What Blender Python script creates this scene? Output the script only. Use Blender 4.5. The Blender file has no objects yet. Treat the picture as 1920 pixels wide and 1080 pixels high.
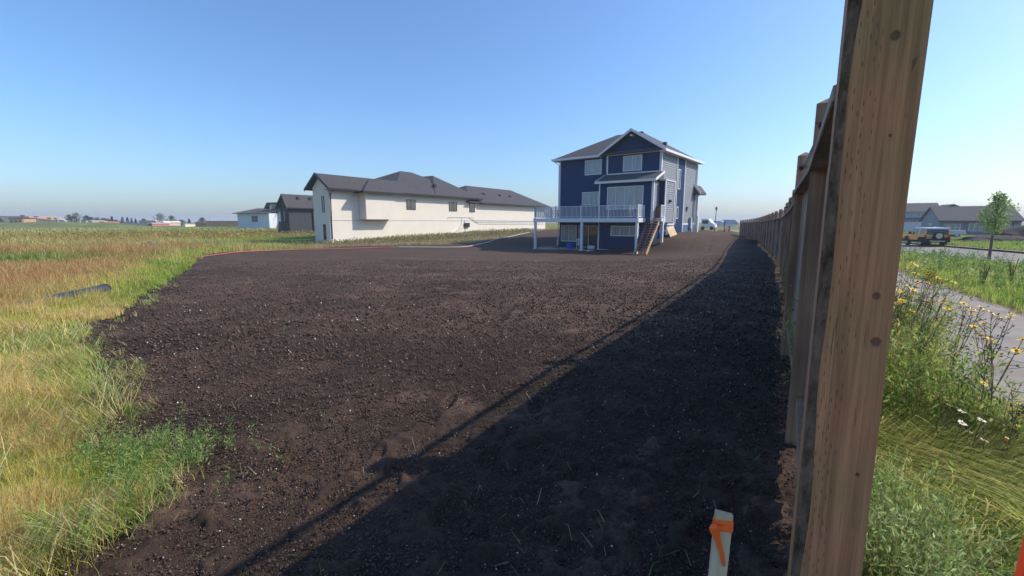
import bpy, math, random
import numpy as np
from mathutils import Vector, Matrix
R = math.radians
rnd = random.Random(7)
rng = np.random.default_rng(11)
scene = bpy.context.scene
col = scene.collection

# ------------------------------------------------------------------ camera, sky, sun, exposure
EYE = 1.6
cam_d = bpy.data.cameras.new("camera"); cam = bpy.data.objects.new("camera", cam_d); col.objects.link(cam)
cam.location = (0, 0, EYE); cam.rotation_euler = (R(90 - 8.4), 0, 0)
cam_d.sensor_width = 36; cam_d.lens = 36 * 840 / 1920
cam_d.clip_start = 0.05; cam_d.clip_end = 6000
scene.camera = cam
SUN_AZ, SUN_EL = 83.0, 38.3            # azimuth clockwise from +Y
w = bpy.data.worlds.new("World"); scene.world = w; w.use_nodes = True
nt = w.node_tree; nt.nodes.clear()
sky = nt.nodes.new('ShaderNodeTexSky'); sky.sky_type = 'NISHITA'; sky.sun_disc = False
sky.sun_elevation = R(SUN_EL); sky.sun_rotation = R(SUN_AZ)
sky.air_density = 1.12; sky.dust_density = 1.3; sky.ozone_density = 9.0; sky.altitude = 100
bg = nt.nodes.new('ShaderNodeBackground'); bg.inputs['Strength'].default_value = 0.096
wo = nt.nodes.new('ShaderNodeOutputWorld')
nt.links.new(sky.outputs[0], bg.inputs[0]); nt.links.new(bg.outputs[0], wo.inputs[0])
sl = bpy.data.lights.new("sun", 'SUN'); sl.energy = 2.15; sl.angle = R(0.6); sl.color = (1, .88, .72)
so = bpy.data.objects.new("sun", sl); col.objects.link(so)
sv = Vector((math.sin(R(SUN_AZ)) * math.cos(R(SUN_EL)), math.cos(R(SUN_AZ)) * math.cos(R(SUN_EL)), math.sin(R(SUN_EL))))
so.rotation_euler = sv.to_track_quat('Z', 'Y').to_euler()
vs = scene.view_settings; vs.view_transform = 'Standard'; vs.look = 'None'; vs.exposure = 1.12; vs.gamma = 1
scene.cycles.max_bounces = 6; scene.cycles.transparent_max_bounces = 8

# ------------------------------------------------------------------ helpers
def tag(o, label=None, cat=None, group=None, kind=None):
    if label: o['label'] = label
    if cat: o['category'] = cat
    if group: o['group'] = group
    if kind: o['kind'] = kind
    return o

def empty(name, loc, rz=0, label=None, cat=None, group=None):
    o = bpy.data.objects.new(name, None); col.objects.link(o)
    o.location = loc; o.rotation_euler = (0, 0, rz); o.empty_display_size = .2
    return tag(o, label, cat, group)

def link(name, me, mats, parent=None, smooth=False, bevel=0, seg=2):
    o = bpy.data.objects.new(name, me); col.objects.link(o)
    for m in (mats if isinstance(mats, (list, tuple)) else [mats]): me.materials.append(m)
    if parent: o.parent = parent
    if smooth:
        me.polygons.foreach_set('use_smooth', np.ones(len(me.polygons), bool))
    if bevel:
        b = o.modifiers.new('bevel', 'BEVEL'); b.width = bevel; b.segments = seg; b.limit_method = 'ANGLE'
    return o

def dup(root, name=None):
    r = root.copy(); col.objects.link(r)
    for ch in list(root.children):
        c = ch.copy(); col.objects.link(c); c.parent = r
        for g in list(ch.children):
            d = g.copy(); col.objects.link(d); d.parent = c
    return r

class MB:
    def __init__(s): s.v = []; s.f = []; s.m = []
    def add(s, vs, fs, mi=0):
        n = len(s.v); s.v += [tuple(p) for p in vs]
        s.f += [tuple(i + n for i in f) for f in fs]; s.m += [mi] * len(fs)
        return s
    def box(s, x0, x1, y0, y1, z0, z1, mi=0, M=None):
        v = [Vector((x, y, z)) for z in (z0, z1) for y in (y0, y1) for x in (x0, x1)]
        if M is not None: v = [M @ p for p in v]
        return s.add(v, [(0, 2, 3, 1), (4, 5, 7, 6), (0, 1, 5, 4), (2, 6, 7, 3), (0, 4, 6, 2), (1, 3, 7, 5)], mi)
    def bar(s, a, b, wx, wz, mi=0, up=(0, 0, 1)):
        a = Vector(a); b = Vector(b); d = (b - a).normalized(); up = Vector(up)
        if abs(d.dot(up)) > .98: up = Vector((0, 1, 0))
        x = d.cross(up).normalized() * wx / 2; z = x.cross(d).normalized() * wz / 2
        v = [p + sx * x + sz * z for p in (a, b) for sx, sz in ((-1, -1), (1, -1), (1, 1), (-1, 1))]
        return s.add(v, [(0, 1, 2, 3), (7, 6, 5, 4), (0, 4, 5, 1), (1, 5, 6, 2), (2, 6, 7, 3), (3, 7, 4, 0)], mi)
    def tube(s, pts, r, n=8, mi=0, cap=True):
        pts = [Vector(p) for p in pts]; rr = r if isinstance(r, (list, tuple)) else [r] * len(pts)
        vs = []; fs = []
        for i, p in enumerate(pts):
            d = (pts[min(i + 1, len(pts) - 1)] - pts[max(i - 1, 0)]).normalized()
            u = Vector((0, 0, 1)) if abs(d.z) < .9 else Vector((1, 0, 0))
            x = d.cross(u).normalized(); y = d.cross(x)
            for k in range(n):
                a = 2 * math.pi * k / n
                vs.append(p + (x * math.cos(a) + y * math.sin(a)) * rr[i])
        for i in range(len(pts) - 1):
            for k in range(n):
                k2 = (k + 1) % n
                fs.append((i * n + k, (i + 1) * n + k, (i + 1) * n + k2, i * n + k2))
        if cap:
            fs.append(tuple(range(n))); fs.append(tuple((len(pts) - 1) * n + k for k in reversed(range(n))))
        return s.add(vs, fs, mi)
    def prism(s, poly, d, mi=0):
        # extrude a planar polygon of 3-D points by vector d
        d = Vector(d); p = [Vector(q) for q in poly]; n = len(p)
        return s.add(p + [q + d for q in p],
              [tuple(reversed(range(n))), tuple(range(n, 2 * n))] + [(i, (i + 1) % n, (i + 1) % n + n, i + n) for i in range(n)], mi)
    def build(s, name, mats, parent=None, smooth=False, bevel=0, seg=2):
        me = bpy.data.meshes.new(name); me.from_pydata([tuple(v) for v in s.v], [], s.f)
        me.polygons.foreach_set('material_index', s.m)
        me.validate(); me.update()
        import bmesh
        bm = bmesh.new(); bm.from_mesh(me); bmesh.ops.recalc_face_normals(bm, faces=bm.faces); bm.to_mesh(me); bm.free()
        return link(name, me, mats, parent, smooth, bevel, seg)

def npmesh(name, V, F, mats, parent=None, colors=None, smooth=False, ragged=None):
    """V (n,3); F (m,k) same size faces, or ragged=(loops, starts, totals)"""
    me = bpy.data.meshes.new(name)
    me.vertices.add(len(V)); me.vertices.foreach_set('co', np.asarray(V, np.float32).ravel())
    if ragged is None:
        m, k = F.shape
        me.loops.add(m * k); me.loops.foreach_set('vertex_index', F.astype(np.int32).ravel())
        me.polygons.add(m); me.polygons.foreach_set('loop_start', np.arange(0, m * k, k, dtype=np.int32))
        me.polygons.foreach_set('loop_total', np.full(m, k, np.int32))
    else:
        L, S, T = ragged
        me.loops.add(len(L)); me.loops.foreach_set('vertex_index', L.astype(np.int32))
        me.polygons.add(len(S)); me.polygons.foreach_set('loop_start', S.astype(np.int32)); me.polygons.foreach_set('loop_total', T.astype(np.int32))
    me.update(calc_edges=True)
    if colors is not None:
        a = me.color_attributes.new('Col', 'FLOAT_COLOR', 'POINT')
        c = np.ones((len(V), 4), np.float32); c[:, :3] = colors
        a.data.foreach_set('color', c.ravel())
    return link(name, me, mats, parent, smooth)

# ------------------------------------------------------------------ materials
def newmat(name):
    m = bpy.data.materials.new(name); m.use_nodes = True
    t = m.node_tree; p = t.nodes['Principled BSDF']
    return m, t, p

def mat(name, c, rough=.8, var=.12, scale=3., bump=0., bscale=40., stretch=(1, 1, 1), metal=0., spec=.35, c2=None, lap=0., lapax=2, spk=0):
    m, t, p = newmat(name); N = t.nodes; L = t.links
    p.inputs['Roughness'].default_value = rough; p.inputs['Metallic'].default_value = metal
    p.inputs['Specular IOR Level'].default_value = spec
    tc = N.new('ShaderNodeTexCoord'); mp = N.new('ShaderNodeMapping'); mp.inputs['Scale'].default_value = stretch
    L.new(tc.outputs['Object'], mp.inputs[0])
    nz = N.new('ShaderNodeTexNoise'); nz.inputs['Scale'].default_value = scale; nz.inputs['Detail'].default_value = 6; nz.inputs['Roughness'].default_value = .65
    L.new(mp.outputs[0], nz.inputs['Vector'])
    rp = N.new('ShaderNodeValToRGB'); rp.color_ramp.elements[0].position = .3; rp.color_ramp.elements[1].position = .7
    a = [x * (1 - var) for x in c]; b = [min(1, x * (1 + var)) for x in (c2 or c)]
    rp.color_ramp.elements[0].color = (*a, 1); rp.color_ramp.elements[1].color = (*b, 1)
    L.new(nz.outputs['Fac'], rp.inputs[0]); out = rp.outputs[0]
    L.new(out, p.inputs['Base Color'])
    h = None
    if bump:
        n2 = N.new('ShaderNodeTexNoise'); n2.inputs['Scale'].default_value = bscale; n2.inputs['Detail'].default_value = 5
        L.new(mp.outputs[0], n2.inputs['Vector']); h = n2.outputs['Fac']
    if lap:
        sx = N.new('ShaderNodeSeparateXYZ'); L.new(tc.outputs['Object'], sx.inputs[0])
        mu = N.new('ShaderNodeMath'); mu.operation = 'DIVIDE'; mu.inputs[1].default_value = lap; L.new(sx.outputs[lapax], mu.inputs[0])
        fr = N.new('ShaderNodeMath'); fr.operation = 'FRACT'; L.new(mu.outputs[0], fr.inputs[0])
        iv = N.new('ShaderNodeMath'); iv.operation = 'SUBTRACT'; iv.inputs[0].default_value = 1; L.new(fr.outputs[0], iv.inputs[1])
        h2 = iv.outputs[0]
        bp = N.new('ShaderNodeBump'); bp.inputs['Distance'].default_value = .02; bp.inputs['Strength'].default_value = 1
        L.new(h2, bp.inputs['Height']); L.new(bp.outputs[0], p.inputs['Normal'])
    elif h is not None:
        bp = N.new('ShaderNodeBump'); bp.inputs['Distance'].default_value = bump; bp.inputs['Strength'].default_value = 1
        L.new(h, bp.inputs['Height']); L.new(bp.outputs[0], p.inputs['Normal'])
    return m

def foliage_mat(name, trans=.35, rough=.6, noise=0.):
    m = bpy.data.materials.new(name); m.use_nodes = True; t = m.node_tree; N = t.nodes; L = t.links; N.clear()
    at = N.new('ShaderNodeAttribute'); at.attribute_name = 'Col'
    d = N.new('ShaderNodeBsdfPrincipled'); d.inputs['Roughness'].default_value = rough; d.inputs['Specular IOR Level'].default_value = .3
    tr = N.new('ShaderNodeBsdfTranslucent'); mx = N.new('ShaderNodeMixShader'); mx.inputs[0].default_value = trans
    o = N.new('ShaderNodeOutputMaterial')
    L.new(at.outputs['Color'], d.inputs['Base Color']); L.new(at.outputs['Color'], tr.inputs['Color'])
    L.new(d.outputs[0], mx.inputs[1]); L.new(tr.outputs[0], mx.inputs[2]); L.new(mx.outputs[0], o.inputs[0])
    return m

def ground_mat(name, bump=.02, bs=25, rough=.95, spec=.15, fine=.35):
    m, t, p = newmat(name); N = t.nodes; L = t.links
    p.inputs['Roughness'].default_value = rough; p.inputs['Specular IOR Level'].default_value = spec
    at = N.new('ShaderNodeAttribute'); at.attribute_name = 'Col'
    tc = N.new('ShaderNodeTexCoord')
    nz = N.new('ShaderNodeTexNoise'); nz.inputs['Scale'].default_value = bs; nz.inputs['Detail'].default_value = 8; nz.inputs['Roughness'].default_value = .75
    L.new(tc.outputs['Object'], nz.inputs['Vector'])
    mr = N.new('ShaderNodeMapRange'); mr.inputs['From Min'].default_value = .3; mr.inputs['From Max'].default_value = .7
    mr.inputs['To Min'].default_value = 1 - fine; mr.inputs['To Max'].default_value = 1 + fine
    L.new(nz.outputs['Fac'], mr.inputs[0])
    mu = N.new('ShaderNodeVectorMath'); mu.operation = 'SCALE'; L.new(at.outputs['Color'], mu.inputs[0]); L.new(mr.outputs[0], mu.inputs['Scale'])
    L.new(mu.outputs[0], p.inputs['Base Color'])
    bp = N.new('ShaderNodeBump'); bp.inputs['Distance'].default_value = bump; bp.inputs['Strength'].default_value = 1
    L.new(nz.outputs['Fac'], bp.inputs['Height']); L.new(bp.outputs[0], p.inputs['Normal'])
    return m

def wood_mat(name, c1, c2, grain=1., rough=.75, bump=.0015):
    m, t, p = newmat(name); N = t.nodes; L = t.links
    p.inputs['Roughness'].default_value = rough; p.inputs['Specular IOR Level'].default_value = .25
    tc = N.new('ShaderNodeTexCoord'); mp = N.new('ShaderNodeMapping'); mp.inputs['Scale'].default_value = (28 * grain, 28 * grain, 1.1 * grain)
    L.new(tc.outputs['Object'], mp.inputs[0])
    nz = N.new('ShaderNodeTexNoise'); nz.inputs['Scale'].default_value = 1.; nz.inputs['Detail'].default_value = 7; nz.inputs['Roughness'].default_value = .6
    L.new(mp.outputs[0], nz.inputs['Vector'])
    rp = N.new('ShaderNodeValToRGB'); rp.color_ramp.elements[0].position = .32; rp.color_ramp.elements[1].position = .68
    rp.color_ramp.elements[0].color = (*c1, 1); rp.color_ramp.elements[1].color = (*c2, 1)
    L.new(nz.outputs['Fac'], rp.inputs[0])
    n2 = N.new('ShaderNodeTexNoise'); n2.inputs['Scale'].default_value = 1.7; n2.inputs['Detail'].default_value = 3
    L.new(tc.outputs['Object'], n2.inputs['Vector'])
    mr = N.new('ShaderNodeMapRange'); mr.inputs['From Min'].default_value = .3; mr.inputs['From Max'].default_value = .7; mr.inputs['To Min'].default_value = .72; mr.inputs['To Max'].default_value = 1.25
    L.new(n2.outputs['Fac'], mr.inputs[0])
    mu = N.new('ShaderNodeVectorMath'); mu.operation = 'SCALE'; L.new(rp.outputs[0], mu.inputs[0]); L.new(mr.outputs[0], mu.inputs['Scale'])
    L.new(mu.outputs[0], p.inputs['Base Color'])
    bp = N.new('ShaderNodeBump'); bp.inputs['Distance'].default_value = bump; L.new(nz.outputs['Fac'], bp.inputs['Height']); L.new(bp.outputs[0], p.inputs['Normal'])
    return m

M = {}
M['navy'] = mat('navy siding', (.012, .046, .125), .75, .06, 1.2, lap=.17, spec=.12)
M['navytrim'] = mat('navy panel', (.012, .040, .11), .75, .06, 1.2, spec=.12)
M['greysiding'] = mat('grey siding', (.20, .225, .255), .6, .05, 1.5, lap=.17)
M['white'] = mat('white trim', (.72, .73, .72), .45, .04, 2)
M['bluepaint'] = mat('blue parging', (.075, .14, .27), .7, .12, 1.5)
M['shingle'] = mat('grey shingles', (.075, .072, .078), .9, .25, 9, .012, 30, c2=(.10, .095, .10))
M['darkshingle'] = mat('charcoal shingles', (.048, .047, .053), .9, .28, 6, .012, 30, c2=(.075, .073, .078))
M['stucco'] = mat('white stucco', (.69, .65, .575), .9, .04, .8, .004, 60)
M['black'] = mat('black metal', (.018, .018, .02), .45, .1, 4)
M['charcoal'] = mat('charcoal stucco', (.045, .05, .058), .85, .08, 1.2, .003, 60)
M['brick'] = mat('brown brick', (.19, .115, .095), .9, .2, 8, .004, 40)
M['glass'] = mat('window glass', (.24, .28, .30), .08, .35, 1.3, stretch=(6, 6, .4), spec=.8)
M['darkglass'] = mat('dark window glass', (.03, .04, .05), .04, .5, 1.5, spec=.9)
M['concrete'] = mat('concrete', (.36, .34, .31), .9, .1, 2, .003, 50)
M['lumber'] = wood_mat('new lumber', (.42, .25, .11), (.62, .42, .22))
M['ply'] = wood_mat('plywood', (.55, .38, .22), (.7, .52, .34), .5)
M['darkwood'] = wood_mat('stair wood', (.22, .14, .10), (.36, .24, .18))
M['fence'] = wood_mat('brown treated fence wood', (.27, .155, .095), (.44, .275, .18))
M['fenceboard'] = wood_mat('weathered fence boards', (.29, .20, .15), (.46, .345, .27))
M['rail'] = wood_mat('grey brown fence rail', (.26, .21, .17), (.42, .35, .29))
M['galv'] = mat('galvanised pipe', (.30, .36, .34), .45, .15, 6, metal=.5)
M['blueplastic'] = mat('blue plastic', (.01, .06, .5), .4, .05)
M['whiteplastic'] = mat('white plastic', (.75, .75, .74), .4, .05)
M['orange'] = mat('orange ribbon', (1., .17, .03), .5, .05)
M['redorange'] = mat('red orange paint', (1., .11, .04), .5, .08, 20)
M['stake'] = wood_mat('pale stake wood', (.56, .44, .28), (.70, .58, .40))
M['rubber'] = mat('black rubber', (.015, .015, .016), .8, .1)
M['leafstuff'] = foliage_mat('foliage', .42)
M['grass'] = foliage_mat('grass blades', .38)
M['bark'] = mat('dark bark', (.075, .046, .030), 1., .45, 34, .012, 60, stretch=(1, 1, .4), c2=(.20, .135, .092), spec=.1)
M['trunk'] = mat('tree bark', (.13, .10, .075), .9, .3, 12, .004, 40, stretch=(1, 1, .3))
M['rock'] = mat('pale rock', (.5, .49, .46), .9, .15, 4, .01, 15)
M['hosered'] = mat('red hose', (.45, .10, .085), .45, .1)
M['hosepale'] = mat('pale hose', (.52, .50, .47), .5, .1)
M['tan'] = mat('tan wall', (.72, .58, .46), .9, .08, .3)
M['rust'] = mat('brown wall', (.50, .30, .16), .9, .12, .5)
M['palegrey'] = mat('pale grey siding', (.36, .42, .50), .8, .06, .5)

# ------------------------------------------------------------------ terrain height
CT = np.array([
 (0,0,0),(-3,3,0),(3,3,0),(-6,6,-.02),(2.03,3.0,0),(4.8,7.6,-.05),(6.3,10.1,-.08),(0,8,-.13),(-10,10,-.15),(-9.5,8.2,-.08),(-14,19,-.36),(-30,22,-.35),
 (0,20,-.5),(12.4,21,-.22),(9,20,-.33),(5,30,-.85),(-10,28,-.55),(4.85,42,-1.05),(-4,38,-.9),(0,42,-1.04),(9.4,40,-1.04),(7,44,-1.05),(5,46.5,-1.05),(1,47,-1.0),
 (-18.5,46,-.53),(-15.4,50.8,-.18),(-12.2,55.7,-.1),(-8.7,61.1,.07),(-5.1,66.6,.36),(4.1,80.8,.2),(-11.6,37.5,-.68),(-17,40,-.64),(-6,41,-.75),(-4.1,45,-.55),(-.6,49,-.45),(3.2,66,-.02),(8,62,.2),
 (-2,60,-.05),(13.3,39.7,-.05),(12.2,38.2,-.9),(13.4,41.2,.25),(16.3,44.4,.53),(18.6,47.4,.55),(21,52,.5),(24,55,.45),(17,38,-.2),(18,32,-.3),(21,41,.1),(27.0,58,.2),(34.3,68,-.52),(33,65.5,-.48),(23.8,44,-.37),(18,32.5,-.3),(29,56,-.44),(21,38.3,-.33),(26.4,50,-.41),(15.2,26.7,-.25),(30,75,.3),(15,80,.5),
 (-30,30,-.5),(-29,34,-.5),(-25,38,-.52),(-29,55,-.6),(-39,79,-.72),(-37,90,-.6),(-60,50,-.4),(-60,100,-.15),(-70,112,-.1),(-100,60,-.2),(-100,150,0),(-200,200,.1),(0,200,.3),(0,110,.5),(60,150,.2),(100,220,0),
 (9.2,7.9,-.05),(14.1,16.1,-.15),(20,30,-.25),(26.9,23.5,-.42),(31.6,36.4,-.5),(35.5,31,-.48),(41.6,48,-.6),(46,42,-.4),(38,42,-.58),(57,72,-.9),(73,78,-.95),(86,92,-1.1),(110,70,-.9),(38,85,-.1),(30,10,-.3),(60,20,-.5),(10,-10,0),(-10,-10,0),
 (-300,300,.1),(300,300,-.6),(0,500,.3),(500,0,-.6),(-500,0,.1),(0,-300,0),(400,400,-.6),(-400,500,.2),(-25,5,-.2),(-60,10,-.2)], float)
def _rbf():
    P = CT[:, :2]; r = np.linalg.norm(P[:, None] - P[None], axis=2)
    A = np.sqrt(r * r + 1.0); A = -A + 0
    n = len(P); K = np.zeros((n + 1, n + 1)); K[:n, :n] = A + np.eye(n) * -0.02; K[n, :n] = 1; K[:n, n] = 1
    return np.linalg.solve(K, np.append(CT[:, 2], 0))
_W = _rbf()
def Hn(x, y):
    x = np.asarray(x, float); y = np.asarray(y, float); out = np.full(x.shape, _W[-1])
    for (px, py, _), wt in zip(CT, _W[:-1]):
        out = out - wt * np.sqrt((x - px) ** 2 + (y - py) ** 2 + 1.0)
    return out
def H(x, y): return float(Hn(np.array([x]), np.array([y]))[0])

def vnoise(x, y, seed=0):
    xi = np.floor(x).astype(np.int64); yi = np.floor(y).astype(np.int64); fx = x - xi; fy = y - yi
    fx = fx * fx * fx * (fx * (fx * 6 - 15) + 10); fy = fy * fy * fy * (fy * (fy * 6 - 15) + 10)
    def h(a, b):
        n = (a * 374761393 + b * 668265263 + seed * 1442695041) & 0xffffffff
        n = ((n ^ (n >> 13)) * 1274126177) & 0xffffffff
        n = (n ^ (n >> 16)) & 0xffff
        return n / 65535.
    return (h(xi, yi) * (1 - fx) + h(xi + 1, yi) * fx) * (1 - fy) + (h(xi, yi + 1) * (1 - fx) + h(xi + 1, yi + 1) * fx) * fy
def fbm(x, y, sc, oct=4, seed=0, gain=.5):
    o = 0; a = 1; s = 0
    for k in range(oct):
        ang = .6 * k; xr = x * math.cos(ang) - y * math.sin(ang); yr = x * math.sin(ang) + y * math.cos(ang)
        o = o + a * vnoise(xr * sc * 2 ** k + 13.7 * k, yr * sc * 2 ** k + 5.1 * k, seed + k); s += a; a *= gain
    return o / s

# ------------------------------------------------------------------ plan curves
def catmull(P, step):
    P = [np.array(p, float) for p in P]; P = [2 * P[0] - P[1]] + P + [2 * P[-1] - P[-2]]
    pts = []
    for i in range(1, len(P) - 2):
        n = max(2, int(np.linalg.norm(P[i + 1] - P[i]) / step))
        for k in range(n):
            t = k / n
            pts.append(.5 * ((2 * P[i]) + (-P[i - 1] + P[i + 1]) * t + (2 * P[i - 1] - 5 * P[i] + 4 * P[i + 1] - P[i + 2]) * t * t + (-P[i - 1] + 3 * P[i] - 3 * P[i + 1] + P[i + 2]) * t ** 3))
    pts.append(P[-2]); return np.array(pts)
FENCE_C = [(.90, 1.17), (2.03, 3.0), (3.3, 5.2), (4.8, 7.6), (6.28, 10.1), (9.39, 15.5), (12.4, 21), (23.8, 44), (34.3, 68)]
FL = catmull(FENCE_C, .25)
FLX = np.vstack([[-1.4, -3.2], FL, [39, 80], [48, 105]])
def offset_line(L, d):
    T = np.gradient(L, axis=0); T /= np.linalg.norm(T, axis=1)[:, None]
    return L + np.stack([T[:, 1], -T[:, 0]], 1) * d      # to the right of travel
def pline_dist(x, y, L, stride=1):
    best = np.full(x.shape, 1e9)
    for a, b in zip(L[:-1], L[1:]):
        d = b - a; q = max(1e-9, d @ d); t = np.clip(((x - a[0]) * d[0] + (y - a[1]) * d[1]) / q, 0, 1)
        best = np.minimum(best, (x - a[0] - t * d[0]) ** 2 + (y - a[1] - t * d[1]) ** 2)
    return np.sqrt(best)
def inpoly(x, y, P):
    c = np.zeros(x.shape, bool); n = len(P)
    for i in range(n):
        x1, y1 = P[i]; x2, y2 = P[(i + 1) % n]
        if y1 == y2: continue
        k = ((y1 > y) != (y2 > y)) & (x < (x2 - x1) * (y - y1) / (y2 - y1) + x1); c ^= k
    return c
FLs = FLX[::6] if len(FLX) > 60 else FLX
FLs = np.vstack([FLX[:1], FL[::8], FLX[-2:]])
LEFT_EDGE = [(-1.6, -2.5), (-1.9, .4), (-2.15, 1.6), (-2.12, 2.35), (-2.4, 2.75), (-2.9, 2.85), (-3.15, 3.05), (-3.3, 3.5), (-3.75, 3.9), (-4.5, 4.6), (-5.8, 5.7), (-6.8, 6.8), (-7.4, 8.2), (-8.7, 10.2), (-10.8, 14.), (-13.3, 18.), (-16, 22.5), (-19, 27.5), (-20.5, 31.3)]
FAR_EDGE = [(-18.6, 34.2), (-16.8, 38.0), (-13.5, 41.2), (-8.5, 42.8), (-4.2, 45.2), (-1.8, 50.5), (0.4, 57.5), (3.0, 66.5), (5.5, 76), (14, 88), (27, 80), (31, 68)]
SOIL = np.array(LEFT_EDGE + FAR_EDGE + [tuple(p) for p in offset_line(FLs, .22)[::-1]])
SOIL_OPEN = np.array(LEFT_EDGE + FAR_EDGE)
PATH_IN = offset_line(FLs, 1.3); PATH_OUT = offset_line(FLs, 3.65)
ROAD_IN = catmull([(12, -10), (20.3, 10), (25.0, 23.5), (29.8, 36.4), (35.5, 52), (44, 80), (60, 120)], 4)
ROAD_OUT = catmull([(24, -10), (31, 12), (35.6, 30.8), (42.3, 48), (47.5, 62), (56, 85), (72, 120)], 4)

def soil_mask(x, y):
    wob = 1.0
    r = np.hypot(x, y)
    amp = .05 * np.clip(r, 2, 30) * .8
    dx = (fbm(x, y, 1.3, 4, 3) - .5) * 2 * np.minimum(amp, .45); dy = (fbm(x, y, 1.3, 4, 9) - .5) * 2 * np.minimum(amp, .45)
    return inpoly(x + dx, y + dy, SOIL)

# colours of the open ground and what grows on it
def field_color(x, y):
    r = np.hypot(x, y); n = x.shape
    f1 = fbm(x, y, .35, 4, 21); f2 = fbm(x, y, 1.6, 3, 22); f3 = fbm(x, y, .09, 4, 23)
    d = pline_dist(x, y, np.array(LEFT_EDGE + [(-18.6, 34.2), (-16.8, 38)]))
    def C(*c): return np.array(c)[None, :]
    straw = C(.66, .52, .19); ygreen = C(.45, .47, .075); green = C(.22, .36, .05); rust = C(.48, .28, .11); olive = C(.38, .34, .10); lime = C(.30, .45, .05); gold = C(.38, .29, .075)
    def mix(a, b, t): t = np.clip(t, 0, 1)[:, None]; return a * (1 - t) + b * t
    near = mix(mix(np.repeat(straw, len(x), 0), ygreen, (f2 - .38) * 5), green, (f1 - .52) * 7)
    c = near
    # rust-coloured seed heads
    wr = np.clip((d - (.3 + .9 * f1 * 1.6)) / 1.2, 0, 1) * np.clip((r - 8.8) / 2.5, 0, 1)
    rustc = mix(np.repeat(rust, len(x), 0), olive, (f1 - .58) * 4)
    c = mix(c, rustc, wr)
    # green edge strip beside the soil further on
    c = mix(c, lime * .8, np.clip(1 - d / 1.5, 0, 1) * np.clip((r - 11) / 4, 0, 1) * np.clip((30 - r) / 4, 0, 1))
    # lush green hollow
    g = np.exp(-(((x + 26) / 6.5) ** 2 + ((y - 20.5) / 3.6) ** 2) ** 1.5)
    c = mix(c, C(.15, .27, .04), g * 1.1)
    # beyond
    farc = mix(mix(np.repeat(C(.46, .42, .14), len(x), 0), C(.27, .38, .09), (f3 - .45) * 8), straw, (f1 - .6) * 3)
    c = mix(c, farc, (y - 29) / 8 + (f1 - .5) * 1.5)
    gl = np.exp(-(((x + 50) / 22.) ** 2 + ((y - 64) / 22.) ** 2))
    c = mix(c, mix(np.repeat(gold, len(x), 0), olive, (f1 - .4) * 3), gl * 1.3)
    fg = mix(np.repeat(C(.30, .40, .10), len(x), 0), C(.38, .40, .15), (f3 - .42) * 6)
    c = mix(c, fg, np.clip((y - 70) / 20, 0, 1) * np.clip((-x - 45) / 15, 0, 1))
    ll = np.exp(-(((x + 30) / 9.) ** 2 + ((y - 56) / 6.5) ** 2) ** 2)
    c = mix(c, C(.32, .48, .04), ll)
    # dry bank beside the white house
    bank = np.exp(-(pline_dist(x, y, np.array([(-16, 43.5), (-9, 49), (-4.5, 55), (0, 68), (4, 78)])) / 5.5) ** 4)
    c = mix(c, mix(np.repeat(C(.42, .34, .21), len(x), 0), C(.34, .34, .12), (f2 - .5) * 6), bank)
    # street side of the fence
    side = inpoly(x, y, np.vstack([FLX, [[300, 200], [300, -50], [-1.4, -50]]]))
    sc = mix(mix(np.repeat(C(.30, .38, .09), len(x), 0), C(.18, .29, .06), (f2 - .45) * 5), C(.36, .31, .13), (f1 - .55) * 6)
    c = np.where(side[:, None], sc, c)
    return c

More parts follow.
